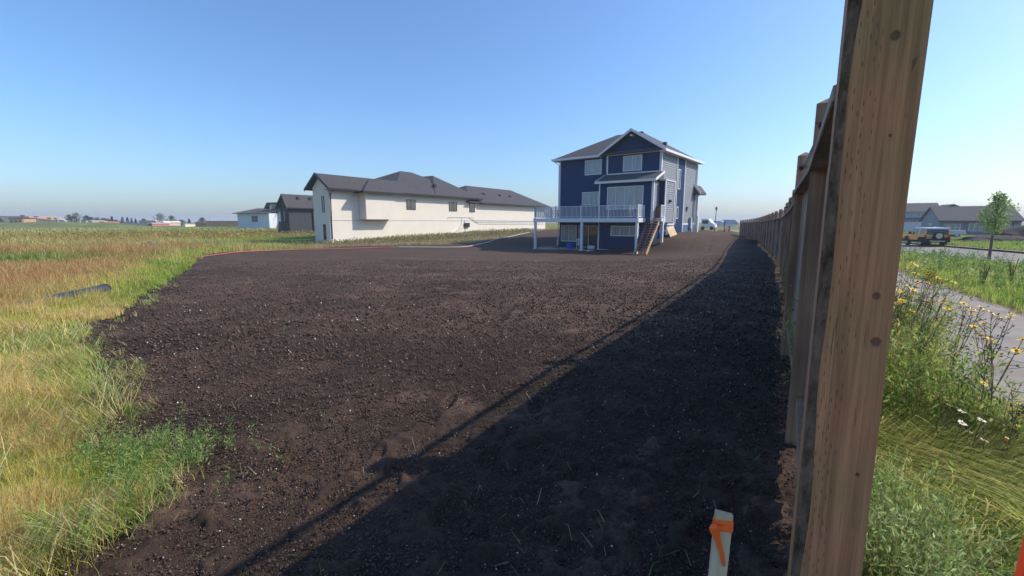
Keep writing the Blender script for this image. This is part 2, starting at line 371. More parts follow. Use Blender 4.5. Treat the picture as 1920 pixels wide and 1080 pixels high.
# ------------------------------------------------------------------ ground mesh (one polar height field, finer near the viewer)
def build_ground():
    az = np.concatenate([np.arange(-180, -60, 3.), np.arange(-60, 62, .15), np.arange(62, 180.1, 3.)])
    rr = [0.0, .35]
    while rr[-1] < 3500: rr.append(rr[-1] * (1.0072 if rr[-1] < 120 else 1.03) + .0005)
    rr = np.array(rr); A, Rr = np.meshgrid(np.radians(az), rr)
    X = Rr * np.sin(A); Y = Rr * np.cos(A); nx = len(az); ny = len(rr)
    x = X.ravel(); y = Y.ravel(); r = Rr.ravel()
    z = Hn(x, y)
    lim = 480; far = r > lim
    z = np.where(far, Hn(x / np.maximum(r, 1) * lim, y / np.maximum(r, 1) * lim), z)
    sm = np.zeros(len(x), bool); k = r < 130; sm[k] = soil_mask(x[k], y[k])
    cell = np.maximum(r * .0072, .004)
    def fade(wl): return np.clip((wl / cell - 2.0) / 2.0, 0, 1)
    soilh = np.zeros(len(x)); q = sm | (r < 12)
    xs, ys = x[q], y[q]
    hh = (fbm(xs, ys, .45, 3, 31) - .5) * .10 * np.clip(r[q] / 6, .3, 1) + (fbm(xs, ys, 2.3, 3, 32) - .5) * .05 * fade(.3)[q]
    clump = fbm(xs, ys, 11, 2, 33); hh += np.clip(clump - .42, 0, 1) * .10 * fade(.08)[q]
    c2 = vnoise(xs * 34, ys * 34, 34); hh += (c2 ** 2) * .024 * fade(.03)[q]
    c3 = vnoise(xs * 80, ys * 80, 35); hh += (c3 ** 2) * .011 * fade(.014)[q]
    for tx0, ty0, ta in [(-5.5, 9.0, .95), (-1.0, 8.0, .62), (1.5, 14.0, .55), (-8, 20, 1.1)]:   # faint wheel tracks of the grading machine
        ca, sa = math.cos(ta), math.sin(ta); uu = (xs - tx0) * ca - (ys - ty0) * sa + .4 * np.sin(((xs - tx0) * sa + (ys - ty0) * ca) * .25)
        for off in (-.75, .75):
            e = np.exp(-((uu - off) / .16) ** 4); hh = hh * (1 - .45 * e) - .022 * e
    # footprints pressed in the soft soil
    for fx, fy, fa in [(-.35, 2.25, .3), (-.15, 2.75, .3), (.2, 3.6, .2), (.75, 4.6, .3), (-.55, 3.7, .1), (-.62, 4.7, .15), (-.4, 6.0, .1), (1.45, 3.7, .4), (1.2, 4.3, .4), (1.75, 5.0, .4), (-.7, 7.2, .1), (2.2, 5.9, .3), (2.0, 6.6, .4)]:
        ca, sa = math.cos(fa), math.sin(fa); u = (xs - fx) * ca - (ys - fy) * sa; v = (xs - fx) * sa + (ys - fy) * ca
        e = (u / .055) ** 2 + (v / .15) ** 2; kk = np.exp(-e ** 2)
        hh = hh * (1 - .8 * kk) - .03 * kk + .012 * np.exp(-((np.sqrt(e) - 1.35) / .25) ** 2)
    soilh[q] = hh
    rough = (fbm(x, y, .7, 3, 40) - .5) * .12 * np.clip((r - 3) / 6, 0, 1) * np.clip((90 - r) / 60, 0, 1)
    inside = np.zeros(len(x)); 
    dEdge = np.full(len(x), 9.); kk = r < 60; dEdge[kk] = pline_dist(x[kk], y[kk], SOIL_OPEN)
    rise = np.clip(dEdge / .25, 0, 1) * .05
    zz = np.where(sm, z + soilh + rise, z + rough * np.clip(dEdge / 1.5, 0, 1) - .02)
    # sink the terrain a little under path and road
    pathp = np.vstack([PATH_IN, PATH_OUT[::-1]]); roadp = np.vstack([ROAD_IN, ROAD_OUT[::-1]])
    ip = inpoly(x, y, pathp); ir = inpoly(x, y, roadp)
    zz = np.where(ip, z - .06, zz); zz = np.where(ir, z - .22, zz)
    near_blue = inpoly(x, y, np.array([(3.6, 44.1), (12.2, 37.4), (19.6, 46.8), (11, 53.5)]))
    cols = np.zeros((len(x), 3)); f = np.clip(fbm(x, y, .8, 4, 50), 0, 1)
    gk = ~sm; cols[gk] = field_color(x[gk], y[gk]) * .45
    dirt = (fbm(x, y, 3.5, 3, 51) > .62) & (dEdge < 3) & gk; cols[dirt] = (.10, .075, .055)
    s0 = np.array([.054, .037, .027]); s1 = np.array([.100, .065, .046]); s2 = np.array([.125, .080, .060])
    f2 = fbm(x, y, .55, 4, 52); f3 = fbm(x, y, 5., 3, 53)
    sc = s0 + (s1 - s0) * np.clip((f2 * .6 + f3 * .4 - .32) * 3.2, 0, 1)[:, None]
    dsc = np.clip((fbm(x, y, 2.1, 3, 54) - .6) * 6, 0, 1)[:, None]; sc = sc * (1 - dsc) + s2 * dsc
    dmp = np.clip((fbm(x, y, .9, 4, 57) - .55) * 7, 0, 1) * np.exp(-dEdge / 1.6) * (x < 0); sc = sc * (1 - .5 * dmp[:, None])
    dry = np.clip((fbm(x * .45 + y * .25, y * 1.1 - x * .3, .8, 4, 58) - .5) * 5, 0, 1); sc = sc * (1 + .28 * dry[:, None] * np.array([1.05, 1., .97]))
    crack = np.clip((r - 18) / 25, 0, 1)[:, None]; sc = sc * (1 - crack) + (s0 * .35 + s1 * .65) * crack
    cols[sm] = sc[sm]
    V = np.stack([x, y, zz], 1)
    I = np.arange(nx * ny).reshape(ny, nx)
    F = np.stack([I[:-1, :-1], I[:-1, 1:], I[1:, 1:], I[1:, :-1]], -1).reshape(-1, 4)
    fs = sm[F].sum(1) >= 2
    for name, sel, m in (('topsoil_yard', fs, ground_mat('topsoil', .03, 42, .92, .2, .5)), ('ground', ~fs, ground_mat('field ground', .03, 9, .95, .1, .3))):
        FF = F[sel]; u, inv = np.unique(FF, return_inverse=True)
        o = npmesh(name, V[u], inv.reshape(FF.shape), m, colors=cols[u], smooth=True); tag(o, kind='structure')
build_ground()

def strip(name, A, B, m, dz, zb=-.0, kind='structure'):
    n = max(len(A), len(B))
    def rs(L, n):
        s = np.concatenate([[0], np.cumsum(np.linalg.norm(np.diff(L, axis=0), axis=1))]); t = np.linspace(0, s[-1], n)
        return np.stack([np.interp(t, s, L[:, 0]), np.interp(t, s, L[:, 1])], 1)
    A = rs(A, 160); B = rs(B, 160); k = 7
    V = []; 
    for j in range(k):
        P = A + (B - A) * j / (k - 1); V.append(np.column_stack([P, Hn(P[:, 0], P[:, 1]) + dz]))
    V = np.stack(V, 1).reshape(-1, 3); I = np.arange(160 * k).reshape(160, k)
    F = np.stack([I[:-1, :-1], I[:-1, 1:], I[1:, 1:], I[1:, :-1]], -1).reshape(-1, 4)
    return tag(npmesh(name, V, F, m, smooth=True), kind=kind)
mp_, t_, p_ = newmat('concrete path'); N = t_.nodes; L_ = t_.links
tc = N.new('ShaderNodeTexCoord'); n1 = N.new('ShaderNodeTexNoise'); n1.inputs['Scale'].default_value = 1.2; n1.inputs['Detail'].default_value = 8; n1.inputs['Roughness'].default_value = .7
L_.new(tc.outputs['Object'], n1.inputs['Vector']); rp = N.new('ShaderNodeValToRGB'); rp.color_ramp.elements[0].position = .35; rp.color_ramp.elements[1].position = .65
rp.color_ramp.elements[0].color = (.22, .195, .17, 1); rp.color_ramp.elements[1].color = (.33, .295, .255, 1); L_.new(n1.outputs['Fac'], rp.inputs[0])
L_.new(rp.outputs[0], p_.inputs['Base Color']); p_.inputs['Roughness'].default_value = .95
n2 = N.new('ShaderNodeTexNoise'); n2.inputs['Scale'].default_value = 45; n2.inputs['Detail'].default_value = 6; L_.new(tc.outputs['Object'], n2.inputs['Vector'])
bp = N.new('ShaderNodeBump'); bp.inputs['Distance'].default_value = .006; L_.new(n2.outputs['Fac'], bp.inputs['Height']); L_.new(bp.outputs[0], p_.inputs['Normal'])
M['path'] = mp_
strip('path', PATH_IN, PATH_OUT, M['path'], .015)
M['road'] = mat('pale asphalt road', (.25, .23, .20), .95, .12, .8, .004, 60)
strip('road', ROAD_IN, ROAD_OUT, M['road'], -.12)
kb = offset_line(ROAD_OUT, .3); strip('kerb', ROAD_OUT, kb, M['concrete'], .02)
kb2 = offset_line(ROAD_IN, -.3); strip('kerb', kb2, ROAD_IN, M['concrete'], .02)

# ------------------------------------------------------------------ fence
def build_fence():
    seg = np.linalg.norm(np.diff(FL, axis=0), axis=1); S = np.concatenate([[0], np.cumsum(seg)])
    def at(s):
        return np.array([np.interp(s, S, FL[:, 0]), np.interp(s, S, FL[:, 1])])
    # posts on the control distances near, regular spacing beyond
    ss = [S[np.argmin(np.linalg.norm(FL - np.array(p), axis=1))] for p in FENCE_C[:5]]
    while ss[-1] + 3.0 < S[-1] + .1: ss.append(ss[-1] + 3.04)
    ss = [min(s, S[-1]) for s in ss]
    P = [at(s) for s in ss]
    root = empty('wooden_fence', (P[0][0], P[0][1], 0), 0, 'long curving brown timber fence with square posts running from the near right to the horizon', 'fence')
    O = Vector((P[0][0], P[0][1], 0))
    HT = 2.37; RH = 1.97
    def hpost(i):   # the fence height drops a touch with distance
        return HT - .0 * i
    gz = [float(np.interp(p[1], [3, 7.6, 10, 15.5, 21, 44, 68], [0, -.02, -.05, -.12, -.2, -.37, -.52])) for p in P]
    for i, p in enumerate(P):
        if i == 0: continue
        a = P[i + 1] - P[i] if i < len(P) - 1 else P[i] - P[i - 1]; b = P[i] - P[i - 1]
        d = a / np.linalg.norm(a) + b / np.linalg.norm(b); ang = -math.atan2(d[0], d[1])
        if i < 2: ang = R(-33)
        Mx = Matrix.Translation(Vector((p[0], p[1], gz[i])) - O) @ Matrix.Rotation(ang, 4, 'Z')
        mb = MB(); h = .072; zt = hpost(i) - .03
        # shaft with a chamfer groove below the pyramid top
        rings = [(-.3, h), (zt - .13, h), (zt - .122, h - .008), (zt - .114, h), (zt, h), (zt + .045, 0.002)]
        vs = []; 
        for z, r_ in rings: vs += [Mx @ Vector((sx * r_, sy * r_, z)) for sx, sy in ((-1, -1), (1, -1), (1, 1), (-1, 1))]
        fs = [(0, 3, 2, 1)]
        for k in range(len(rings) - 1):
            for j in range(4): fs.append((k * 4 + j, k * 4 + (j + 1) % 4, k * 4 + 4 + (j + 1) % 4, k * 4 + 4 + j))
        mb.add(vs, fs); mb.build('post', M['fence'], root, bevel=.004 if i < 5 else 0)
        if i < 8:
            c = MB(); q = Mx @ Vector((-.03, -.085, zt - .14)); q2 = Mx @ Vector((-.03, -.07, zt - .14))
            c.tube([q2, q], [.022, .018], 10); c.tube([Mx @ Vector((-.03, -.085, zt - .14)), Mx @ Vector((-.03, -.1, zt - .14))], .009, 6)
            c.build('bracket', M['black'], root)
    for i in range(len(P) - 1):
        s0, s1 = ss[i], ss[i + 1]
        if s1 <= s0: continue
        p, q = P[i], P[i + 1]; d = (q - p); ln = np.linalg.norm(d); d = d / ln; nrm = np.array([-d[1], d[0]])   # yard side
        z0, z1 = gz[i], gz[i + 1]
        ang = math.atan2(d[1], d[0])
        base = Matrix.Translation(Vector((p[0], p[1], z0)) - O) @ Matrix.Rotation(ang, 4, 'Z')
        sl = (z1 - z0) / ln
        Sh = Matrix.Identity(4); Sh[2][0] = sl; Mx = base @ Sh
        e = .0 
        mb = MB()     # rail on the yard side, slightly proud, running across the posts
        mb.box(.08 if i == 0 else -.002, ln + .002, .0735, .084, RH - .045, RH - .002, M=Mx); mb.box(.0735, ln - .0735, -.07, .0735, RH - .04, RH, M=Mx)
        mb.build('rail', M['rail'], root, bevel=.004 if i < 4 else 0)
        mb = MB(); mb.box(.072, ln - .072, -.010, .028, .32, .41, M=Mx); mb.build('rail', M['fence'], root)
        mb = MB(); x = .10; k = 0; jr = random.Random(i)
        while x + .14 < ln - .07:
            t = jr.uniform(-.004, .004)
            mb.box(x, x + .14, -.030 + t, -.011 + t, .20 + jr.uniform(-.015, .015), RH - .042, M=Mx)
            mb.box(x + .105, min(x + .275, ln - .075), -.052, -.0345, .205, RH - .042, M=Mx)
            x += .245
        mb.build('board_panel', M['fenceboard'], root)
        mb = MB(); mb.tube([Mx @ Vector((-.0, 0, RH + .26)), Mx @ Vector((ln, 0, RH + .26))], .024, 10); mb.build('pipe_rail', M['galv'], root, smooth=True)
        mb = MB(); x = .08
        stepx = .07 if i < 4 else .22
        while x < ln - .08:
            mb.box(x, x + .009, -.066, -.057, RH - .16, RH + .30, M=Mx); x += stepx
        mb.build('picket_row', M['fence'], root)
    # the nearest post, with a wane edge of bark
    ang = R(-32); zc = 0
    Mx = Matrix.Translation(Vector((P[0][0], P[0][1], zc)) - O) @ Matrix.Rotation(ang, 4, 'Z')
    nz = 260; hh = .077; Z = np.linspace(-.3, 2.42, nz)
    wn = lambda z, s: float(fbm(np.array([z * 2.1 + s]), np.array([s * 3.3]), 1., 3, 77)[0])
    vs = []; fs = []; bv = []; bf = []
    nf = 22
    for k, z in enumerate(Z):
        c = .018 + .030 * abs(wn(z, 1.) - .35) + .004 * math.sin(z * 9) + (.012 * max(0, (z - 1.55))) ; c2 = c * .75
        bow = .004 * math.sin(z * 3.1)
        ring = [(hh + bow, hh), (-hh, hh)]
        ring += [(-hh + bow * .5, -hh + c2)]              # left face ends
        ring += [(-hh + c + bow * .5 + (hh * 2 - c) * j / nf, -hh) for j in range(nf + 1)]
        vs += [Mx @ Vector((a, b, z)) for a, b in ring]
        nb = 7
        for j in range(nb):
            t = j / (nb - 1); a0, b0 = -hh + bow * .5 - .002 * 0, -hh + c2; a1, b1 = -hh + c + bow * .5, -hh
            a = a0 + (a1 - a0) * t; b = b0 + (b1 - b0) * t
            bulge = math.sin(math.pi * t) * .008 + (.009 * (wn(z * 9, j * 1.7) - .5) + .008 * (wn(z * 33, j * 2.9) - .5)) * (1 if 0 < j < nb - 1 else .0)
            a -= bulge * .7; b -= bulge * .7
            bv.append(Mx @ Vector((a, b, z)))
    n = 3 + nf + 1
    for k in range(nz - 1):
        for j in range(n):
            if j == 2: continue
            j2 = (j + 1) % n; fs.append((k * n + j, k * n + j2, (k + 1) * n + j2, (k + 1) * n + j))
        for j in range(nb - 1): bf.append((k * nb + j, k * nb + j + 1, (k + 1) * nb + j + 1, (k + 1) * nb + j))
    fs.append(tuple((nz - 1) * n + j for j in range(n)))
    mb = MB().add(vs, fs)
    m, t, p = newmat('incised treated timber'); N = t.nodes; L = t.links
    def node(ty, **kw):
        q = N.new(ty)
        for a, b in kw.items(): setattr(q, a, b)
        return q
    def mth(op, a, b=None, c=None):
        q = node('ShaderNodeMath', operation=op)
        for i_, v_ in enumerate((a, b, c)):
            if v_ is None: continue
            if isinstance(v_, (int, float)): q.inputs[i_].default_value = v_
            else: L.new(v_, q.inputs[i_])
        return q.outputs[0]
    tc = node('ShaderNodeTexCoord'); mpn = node('ShaderNodeMapping'); mpn.vector_type = 'POINT'
    mpn.inputs['Rotation'].default_value = (0, 0, -ang)
    L.new(tc.outputs['Object'], mpn.inputs[0]); sx = node('ShaderNodeSeparateXYZ'); L.new(mpn.outputs[0], sx.inputs[0])
    X, Zz = sx.outputs[0], sx.outputs[2]
    mg = node('ShaderNodeMapping'); mg.inputs['Scale'].default_value = (75, 75, 2.0); L.new(mpn.outputs[0], mg.inputs[0])
    gr = node('ShaderNodeTexNoise'); gr.inputs['Scale'].default_value = 1; gr.inputs['Detail'].default_value = 8; gr.inputs['Roughness'].default_value = .62; gr.inputs['Distortion'].default_value = .4
    L.new(mg.outputs[0], gr.inputs['Vector'])
    rp = node('ShaderNodeValToRGB'); cr = rp.color_ramp; cr.elements[0].position = .28; cr.elements[1].position = .72
    cr.elements[0].color = (.31, .145, .07, 1); cr.elements[1].color = (.66, .32, .16, 1); L.new(gr.outputs['Fac'], rp.inputs[0])
    big = node('ShaderNodeTexNoise'); big.inputs['Scale'].default_value = 3.2; big.inputs['Detail'].default_value = 4; L.new(mpn.outputs[0], big.inputs['Vector'])
    br = node('ShaderNodeValToRGB'); br.color_ramp.elements[0].position = .38; br.color_ramp.elements[1].position = .64
    br.color_ramp.elements[0].color = (.80, .95, .78, 1); br.color_ramp.elements[1].color = (1.12, .98, .95, 1); L.new(big.outputs['Fac'], br.inputs[0])
    mm = node('ShaderNodeMix', data_type='RGBA', blend_type='MULTIPLY'); mm.inputs['Factor'].default_value = 1
    L.new(rp.outputs[0], mm.inputs['A']); L.new(br.outputs[0], mm.inputs['B'])
    # incising slits in staggered columns
    cx = mth('MULTIPLY', X, 95.); ci = mth('FLOOR', cx); fx = mth('FRACT', cx)
    st = mth('MULTIPLY', mth('FRACT', mth('MULTIPLY', ci, .41)), 1.)
    cz = mth('ADD', mth('MULTIPLY', Zz, 27.), st); fz = mth('FRACT', cz); cj = mth('FLOOR', cz)
    sx_ = mth('LESS_THAN', mth('ABSOLUTE', mth('SUBTRACT', fx, .5)), .08); sz_ = mth('LESS_THAN', mth('ABSOLUTE', mth('SUBTRACT', fz, .5)), .17)
    wn_ = node('ShaderNodeTexWhiteNoise', noise_dimensions='2D'); cb = node('ShaderNodeCombineXYZ'); L.new(ci, cb.inputs[0]); L.new(cj, cb.inputs[1]); L.new(cb.outputs[0], wn_.inputs['Vector'])
    rn_ = mth('GREATER_THAN', wn_.outputs['Value'], .45)
    reg = mth('MULTIPLY', mth('LESS_THAN', X, -.005), mth('GREATER_THAN', X, -.055))
    slit = mth('MULTIPLY', mth('MULTIPLY', sx_, sz_), mth('MULTIPLY', rn_, reg))
    dark = slit
    for kx, kz, kr in [(.018, 2.02, .0085), (.040, 1.42, .007), (.050, 1.305, .009), (.043, 1.306, .004), (.030, 1.80, .003), (.012, .42, .010), (-.005, .40, .007), (.045, .95, .004)]:
        dd = mth('SQRT', mth('ADD', mth('POWER', mth('SUBTRACT', X, kx), 2.), mth('POWER', mth('MULTIPLY', mth('SUBTRACT', Zz, kz), .8), 2.)))
        mr = node('ShaderNodeMapRange'); mr.inputs['From Min'].default_value = kr * 1.25; mr.inputs['From Max'].default_value = kr * .75; L.new(dd, mr.inputs[0])
        dark = mth('MAXIMUM', dark, mr.outputs[0])
    ck = node('ShaderNodeTexNoise'); ck.inputs['Scale'].default_value = 1; ck.inputs['Detail'].default_value = 2; mk = node('ShaderNodeMapping'); mk.inputs['Scale'].default_value = (42, 42, .9); mk.inputs['Location'].default_value = (3, 1, 2)
    L.new(mpn.outputs[0], mk.inputs[0]); L.new(mk.outputs[0], ck.inputs['Vector'])
    line = mth('LESS_THAN', mth('ABSOLUTE', mth('SUBTRACT', ck.outputs['Fac'], .5)), .0022)
    cm = node('ShaderNodeTexNoise'); cm.inputs['Scale'].default_value = 4.5; cm.inputs['Detail'].default_value = 1; L.new(mpn.outputs[0], cm.inputs['Vector'])
    dark = mth('MAXIMUM', dark, mth('MULTIPLY', mth('MULTIPLY', line, mth('GREATER_THAN', cm.outputs['Fac'], .56)), .75))
    m2 = node('ShaderNodeMix', data_type='RGBA'); L.new(mth('MULTIPLY', dark, .62), m2.inputs['Factor']); L.new(mm.outputs['Result'], m2.inputs['A']); m2.inputs['B'].default_value = (.03, .018, .013, 1)
    L.new(m2.outputs['Result'], p.inputs['Base Color']); p.inputs['Roughness'].default_value = .72; p.inputs['Specular IOR Level'].default_value = .3
    hgt = mth('SUBTRACT', mth('MULTIPLY', gr.outputs['Fac'], .6), dark)
    bp = node('ShaderNodeBump'); bp.inputs['Distance'].default_value = .003; L.new(hgt, bp.inputs['Height']); L.new(bp.outputs[0], p.inputs['Normal'])
    po = mb.build('post', m, root); tag(po, 'nearest square post with knots and a strip of bark down its edge')
    MB().add(bv, bf).build('bark_strip', M['bark'], po, smooth=True)
build_fence()

# ------------------------------------------------------------------ houses
def window(parent, ax, c, a0, a1, z0, z1, sgn=-1, mull=1, fr='white', gl='glass', t=.07, dz=.05, hm=0, name='window'):
    """framed window on plane ax (0: x=c, 1: y=c); sgn = outward direction"""
    f = MB(); g = MB()
    def bx(mb, p0, p1, q0, q1, d0, d1):
        lo, hi = sorted((c + sgn * d0, c + sgn * d1))
        if ax == 1: mb.box(p0, p1, lo, hi, q0, q1)
        else: mb.box(lo, hi, p0, p1, q0, q1)
    bx(f, a0, a1, z0, z0 + t, -.05, dz); bx(f, a0, a1, z1 - t, z1, -.05, dz)
    bx(f, a0, a0 + t, z0 + t, z1 - t, -.05, dz); bx(f, a1 - t, a1, z0 + t, z1 - t, -.05, dz)
    for k in range(mull):
        x = a0 + (a1 - a0) * (k + 1) / (mull + 1); bx(f, x - t * .4, x + t * .4, z0 + t, z1 - t, -.03, dz * .85)
    for k in range(hm):
        z = z0 + (z1 - z0) * (k + 1) / (hm + 1); bx(f, a0 + t, a1 - t, z - .02, z + .02, -.03, dz * .6)
    o = f.build(name, M[fr], parent)
    bx(g, a0 + t, a1 - t, z0 + t, z1 - t, -.04, .012); g.build('pane', M[gl], o)
    return o

def blue_house():
    ox, oy, oz = 4.85, 46.5, -1.05
    root = empty('blue_house', (ox, oy, oz), R(-37.7), 'tall navy blue three storey house with white trim and a raised rear deck', 'house')
    W, D, E = 10.3, 10.7, 8.72
    b = MB()
    b.box(0, W, 0, D, 2.5, E); b.build('wall', [M['navy']], root)
    b = MB(); b.box(.03, W - .03, .03, D - .03, -.6, 2.5); b.build('basement_wall', M['navytrim'], root)
    # grey lap siding on the sunny side, real laps
    def lapwall(name, x, y0, y1, z0, z1, m, th=.03):
        mb = MB(); z = z0
        while z < z1 - .01:
            zt = min(z + .19, z1); mb.add([(x, y0, z), (x, y1, z), (x + th + .012, y1, z), (x + th + .012, y0, z), (x, y0, zt), (x, y1, zt), (x + .012, y1, zt), (x + .012, y0, zt)],
                   [(0, 1, 2, 3), (7, 6, 5, 4), (3, 2, 6, 7), (0, 3, 7, 4), (1, 5, 6, 2)]); z = zt
        return mb.build(name, m, root)
    lapwall('side_siding', W, 0, 4.15, 2.5, E, M['greysiding'])
    lapwall('side_siding', W, 6.6, D, 2.5, E, M['greysiding'])
    b = MB(); b.box(W, W + .06, 4.3, 6.5, .9, E); b.build('side_panel', M['navytrim'], root)
    b = MB()
    b.box(W, W + .09, 4.15, 4.3, 2.45, E); b.box(W, W + .09, 6.5, 6.65, 1.2, E); b.box(W, W + .05, -.02, 4.15, 2.36, 2.5); b.box(W, W + .05, 6.65, D, 2.36, 2.5)
    b.box(W - .12, W + .06, -.06, -.0, 6.9, E - .02); b.box(W + .0, W + .07, -.06, .13, 6.9, E - .02); b.box(W, W + .07, D - .14, D + .03, 2.5, E)
    b.box(-.03, .1, -.04, 0, 2.5, E); b.box(5.15, 5.3, -.09, 0, 7.0, E + .1); b.build('corner_trim', M['white'], root)
    b = MB(); b.box(5.15, W - .02, -.10, -.03, 8.70, 8.92); b.box(5.15, W - .02, -.09, -.03, 7.0, 7.1)
    b.build('band_trim', M['white'], root)
    b = MB(); b.box(W + .0, W + .04, .2, 4.28, .0, 2.36); b.build('parging', M['bluepaint'], root); b = MB(); b.box(W + .0, W + .04, 6.52, D, .5, 2.36); b.build('parging', M['bluepaint'], root)
    # rear gable wall, proud of the main wall
    b = MB(); b.prism([(5.3, -.05, 7.0), (W - .12, -.05, 7.0), (W - .12, -.05, 8.95), (7.72, -.05, 10.55), (5.3, -.05, 8.98)], (0, .05, 0)); b.build('gable_wall', M['navy'], root)
    # main-floor bump-out with its own little roof
    b = MB(); b.box(5.3, W, -1.6, -.0, 2.5, 6.12); b.build('rear_bay', M['navy'], root)
    b = MB(); b.box(5.33, W - .03, -1.57, .03, -.6, 2.5); b.build('bay_basement', M['navytrim'], root)
    lapwall('bay_siding', W - .0, -1.6, 0, 2.5, 6.12, M['greysiding'])
    b = MB(); b.prism([(5.05, -2.0, 6.12), (5.05, -2.0, 6.24), (5.05, 0, 7.02), (5.05, 0, 6.3)], (W + .3 - 5.05, 0, 0)); rb = b.build('bay_roof', M['shingle'], root)
    b = MB(); b.box(5.0, W + .32, -2.06, -2.0, 6.06, 6.26)
    b.prism([(W + .32, -2.06, 6.06), (W + .32, -2.06, 6.28), (W + .32, 0, 7.07), (W + .32, 0, 6.85)], (.05, 0, 0)); b.prism([(5.0, -2.06, 6.06), (5.0, -2.06, 6.28), (5.0, 0, 7.07), (5.0, 0, 6.85)], (-.03, 0, 0)); b.build('fascia', M['white'], root)
    b = MB(); b.box(W - .12, W + .05, -1.66, -1.6, 2.5, 6.1); b.box(W + .043, W + .08, -1.66, -1.52, 2.5, 6.1); b.build('corner_trim', M['white'], root)
    b = MB(); b.box(5.22, 5.34, -1.64, -1.6, 2.5, 6.1); b.box(5.22, 5.34, -1.62, -1.57, .1, 2.5); b.box(5.2, W, -1.66, -1.57, .02, .14)
    b.build('bay_trim', M['white'], root)
    # chase on the side wall
    b = MB(); b.box(W + .02, 10.82, -.2, 2.3, 2.5, 6.2); ch = b.build('side_chase', M['navytrim'], root)
    mb = MB(); z = 2.6
    while z < 6.1:
        mb.add([(10.82, -.1, z), (10.82, 2.2, z), (10.86, 2.2, z), (10.86, -.1, z), (10.82, -.1, z + .19), (10.82, 2.2, z + .19), (10.83, 2.2, z + .19), (10.83, -.1, z + .19)], [(0, 1, 2, 3), (3, 2, 6, 7), (0, 3, 7, 4), (1, 5, 6, 2), (7, 6, 5, 4)]); z += .19
    mb.build('chase_siding', M['greysiding'], ch)
    b = MB(); b.box(10.81, 10.89, -.25, -.1, 2.5, 6.2); b.box(10.81, 10.89, 2.2, 2.34, 2.5, 6.2); b.box(10.5, 10.91, -.27, 2.36, 6.2, 6.3); b.build('chase_trim', M['white'], ch)
    b = MB(); b.box(10.86, 10.95, .8, 1.05, 4.35, 4.6); b.tube([(10.9, .92, 4.5), (11.05, .92, 4.45)], .1, 10); b.build('wall_lamp', M['black'], root)
    # main roof (hip) + cross gable
    e = .5; zt = 8.82
    def slab(mb, polys, t=.16):
        for pl in polys: mb.prism([(x, y, z - t) for x, y, z in pl], (0, 0, t))
    b = MB(); x0, x1, y0, y1 = -e, W + .5, -.6, D + .5; rz = 11.55; yr = 5.1; xa, xb = 3.7, 6.4
    A_, B_, C_, D_ = (x0, y0, zt), (x1, y0, zt), (x1, y1, zt), (x0, y1, zt); Ra, Rb = (xa, yr, rz), (xb, yr, rz)
    v = [A_, B_, C_, D_, Ra, Rb]
    b.add([(x, y, z) for x, y, z in v] + [(x, y, zt - .04) for x, y, z in v[:4]], [(0, 1, 5, 4), (1, 2, 5), (2, 3, 4, 5), (3, 0, 4), (0, 6, 7, 1), (1, 7, 8, 2), (2, 8, 9, 3), (3, 9, 6, 0), (9, 8, 7, 6)])
    rf = b.build('roof', M['shingle'], root)
    b = MB(); gx0, gx1, ap = 4.62, x1 + .0, (7.72, 10.78); yb = 3.6; yf = -.68
    for (xe, s) in ((gx0, 1), (gx1, -1)):
        b.prism([(xe, yf, zt + .012), (ap[0], yf, ap[1] + .012), (ap[0], yb, ap[1] + .012), (xe, yb, zt + .012)], (0, 0, -.1))
    b.build('gable_roof', M['shingle'], root)
    b = MB()
    for xe in (gx0 - .05, gx1 + .05):
        b.prism([(xe, yf - .05, zt - .17), (xe, yf - .05, zt + .05), (ap[0], yf - .05, ap[1] + .09), (ap[0], yf - .05, ap[1] - .16)], (0, .05, 0))
    b.build('barge_board', M['white'], root)
    b = MB(); b.box(x0 - .1, 4.6, y0 - .1, y0, zt - .17, zt + .02); b.box(x0 - .1, x0, y0, y1, zt - .17, zt + .02); b.box(x1, x1 + .1, yf, y1 + .1, zt - .17, zt + .03); b.box(x0 + .01, gx0, y0, 0, zt - .15, zt - .09); b.box(W, x1, -.6, y1, zt - .15, zt - .09)
    b.build('gutter', M['white'], root)
    b = MB(); b.box(7.6, 7.84, -.66, -.06, 10.2, 10.32); b.build('gable_bracket', M['white'], root)
    for (vx, vy, vz) in ((5.2, 4.3, 11.3), (6.3, 4.6, 11.4), (9.2, 3.2, 9.9)):
        b = MB(); b.box(vx, vx + .32, vy, vy + .32, vz - .3, vz + .12); b.build('roof_vent', M['black'], rf)
    # downpipes
    b = MB(); b.tube([(-.45, -.35, 8.6), (-.05, -.1, 8.3), (-.05, -.1, .3)], .045, 8); b.build('downpipe', M['white'], root)
    b = MB(); b.tube([(W + .15, D - .2, 8.5), (W + .15, D - .2, 2.8)], .045, 8); b.build('downpipe', M['white'], root)
    # windows
    window(root, 1, 0, 2.84, 4.62, 7.12, 8.52, mull=1)
    window(root, 1, -.05, 6.8, 8.6, 7.22, 8.58, mull=1)
    window(root, 1, 0, 2.6, 4.4, 4.25, 5.52, mull=1)
    window(root, 1, -1.6, 6.06, 9.46, 3.75, 5.76, mull=3)
    window(root, 1, .03, .25, 2.06, .68, 2.32, mull=1)
    window(root, 1, -1.57, 6.5, 9.2, 1.38, 2.3, mull=2)
    dr = window(root, 1, .03, 2.3, 4.5, .14, 2.3, mull=1, gl='darkglass', name='patio_door')
    b = MB(); b.box(3.5, 3.54, -.1, -.04, 1.0, 1.3); b.build('handle', M['black'], dr)
    window(root, 0, W + .06, 4.45, 5.2, 5.75, 7.62, sgn=1, mull=0, gl='darkglass')
    window(root, 0, W + .06, 4.45, 5.0, 2.95, 4.1, sgn=1, mull=0, gl='darkglass')
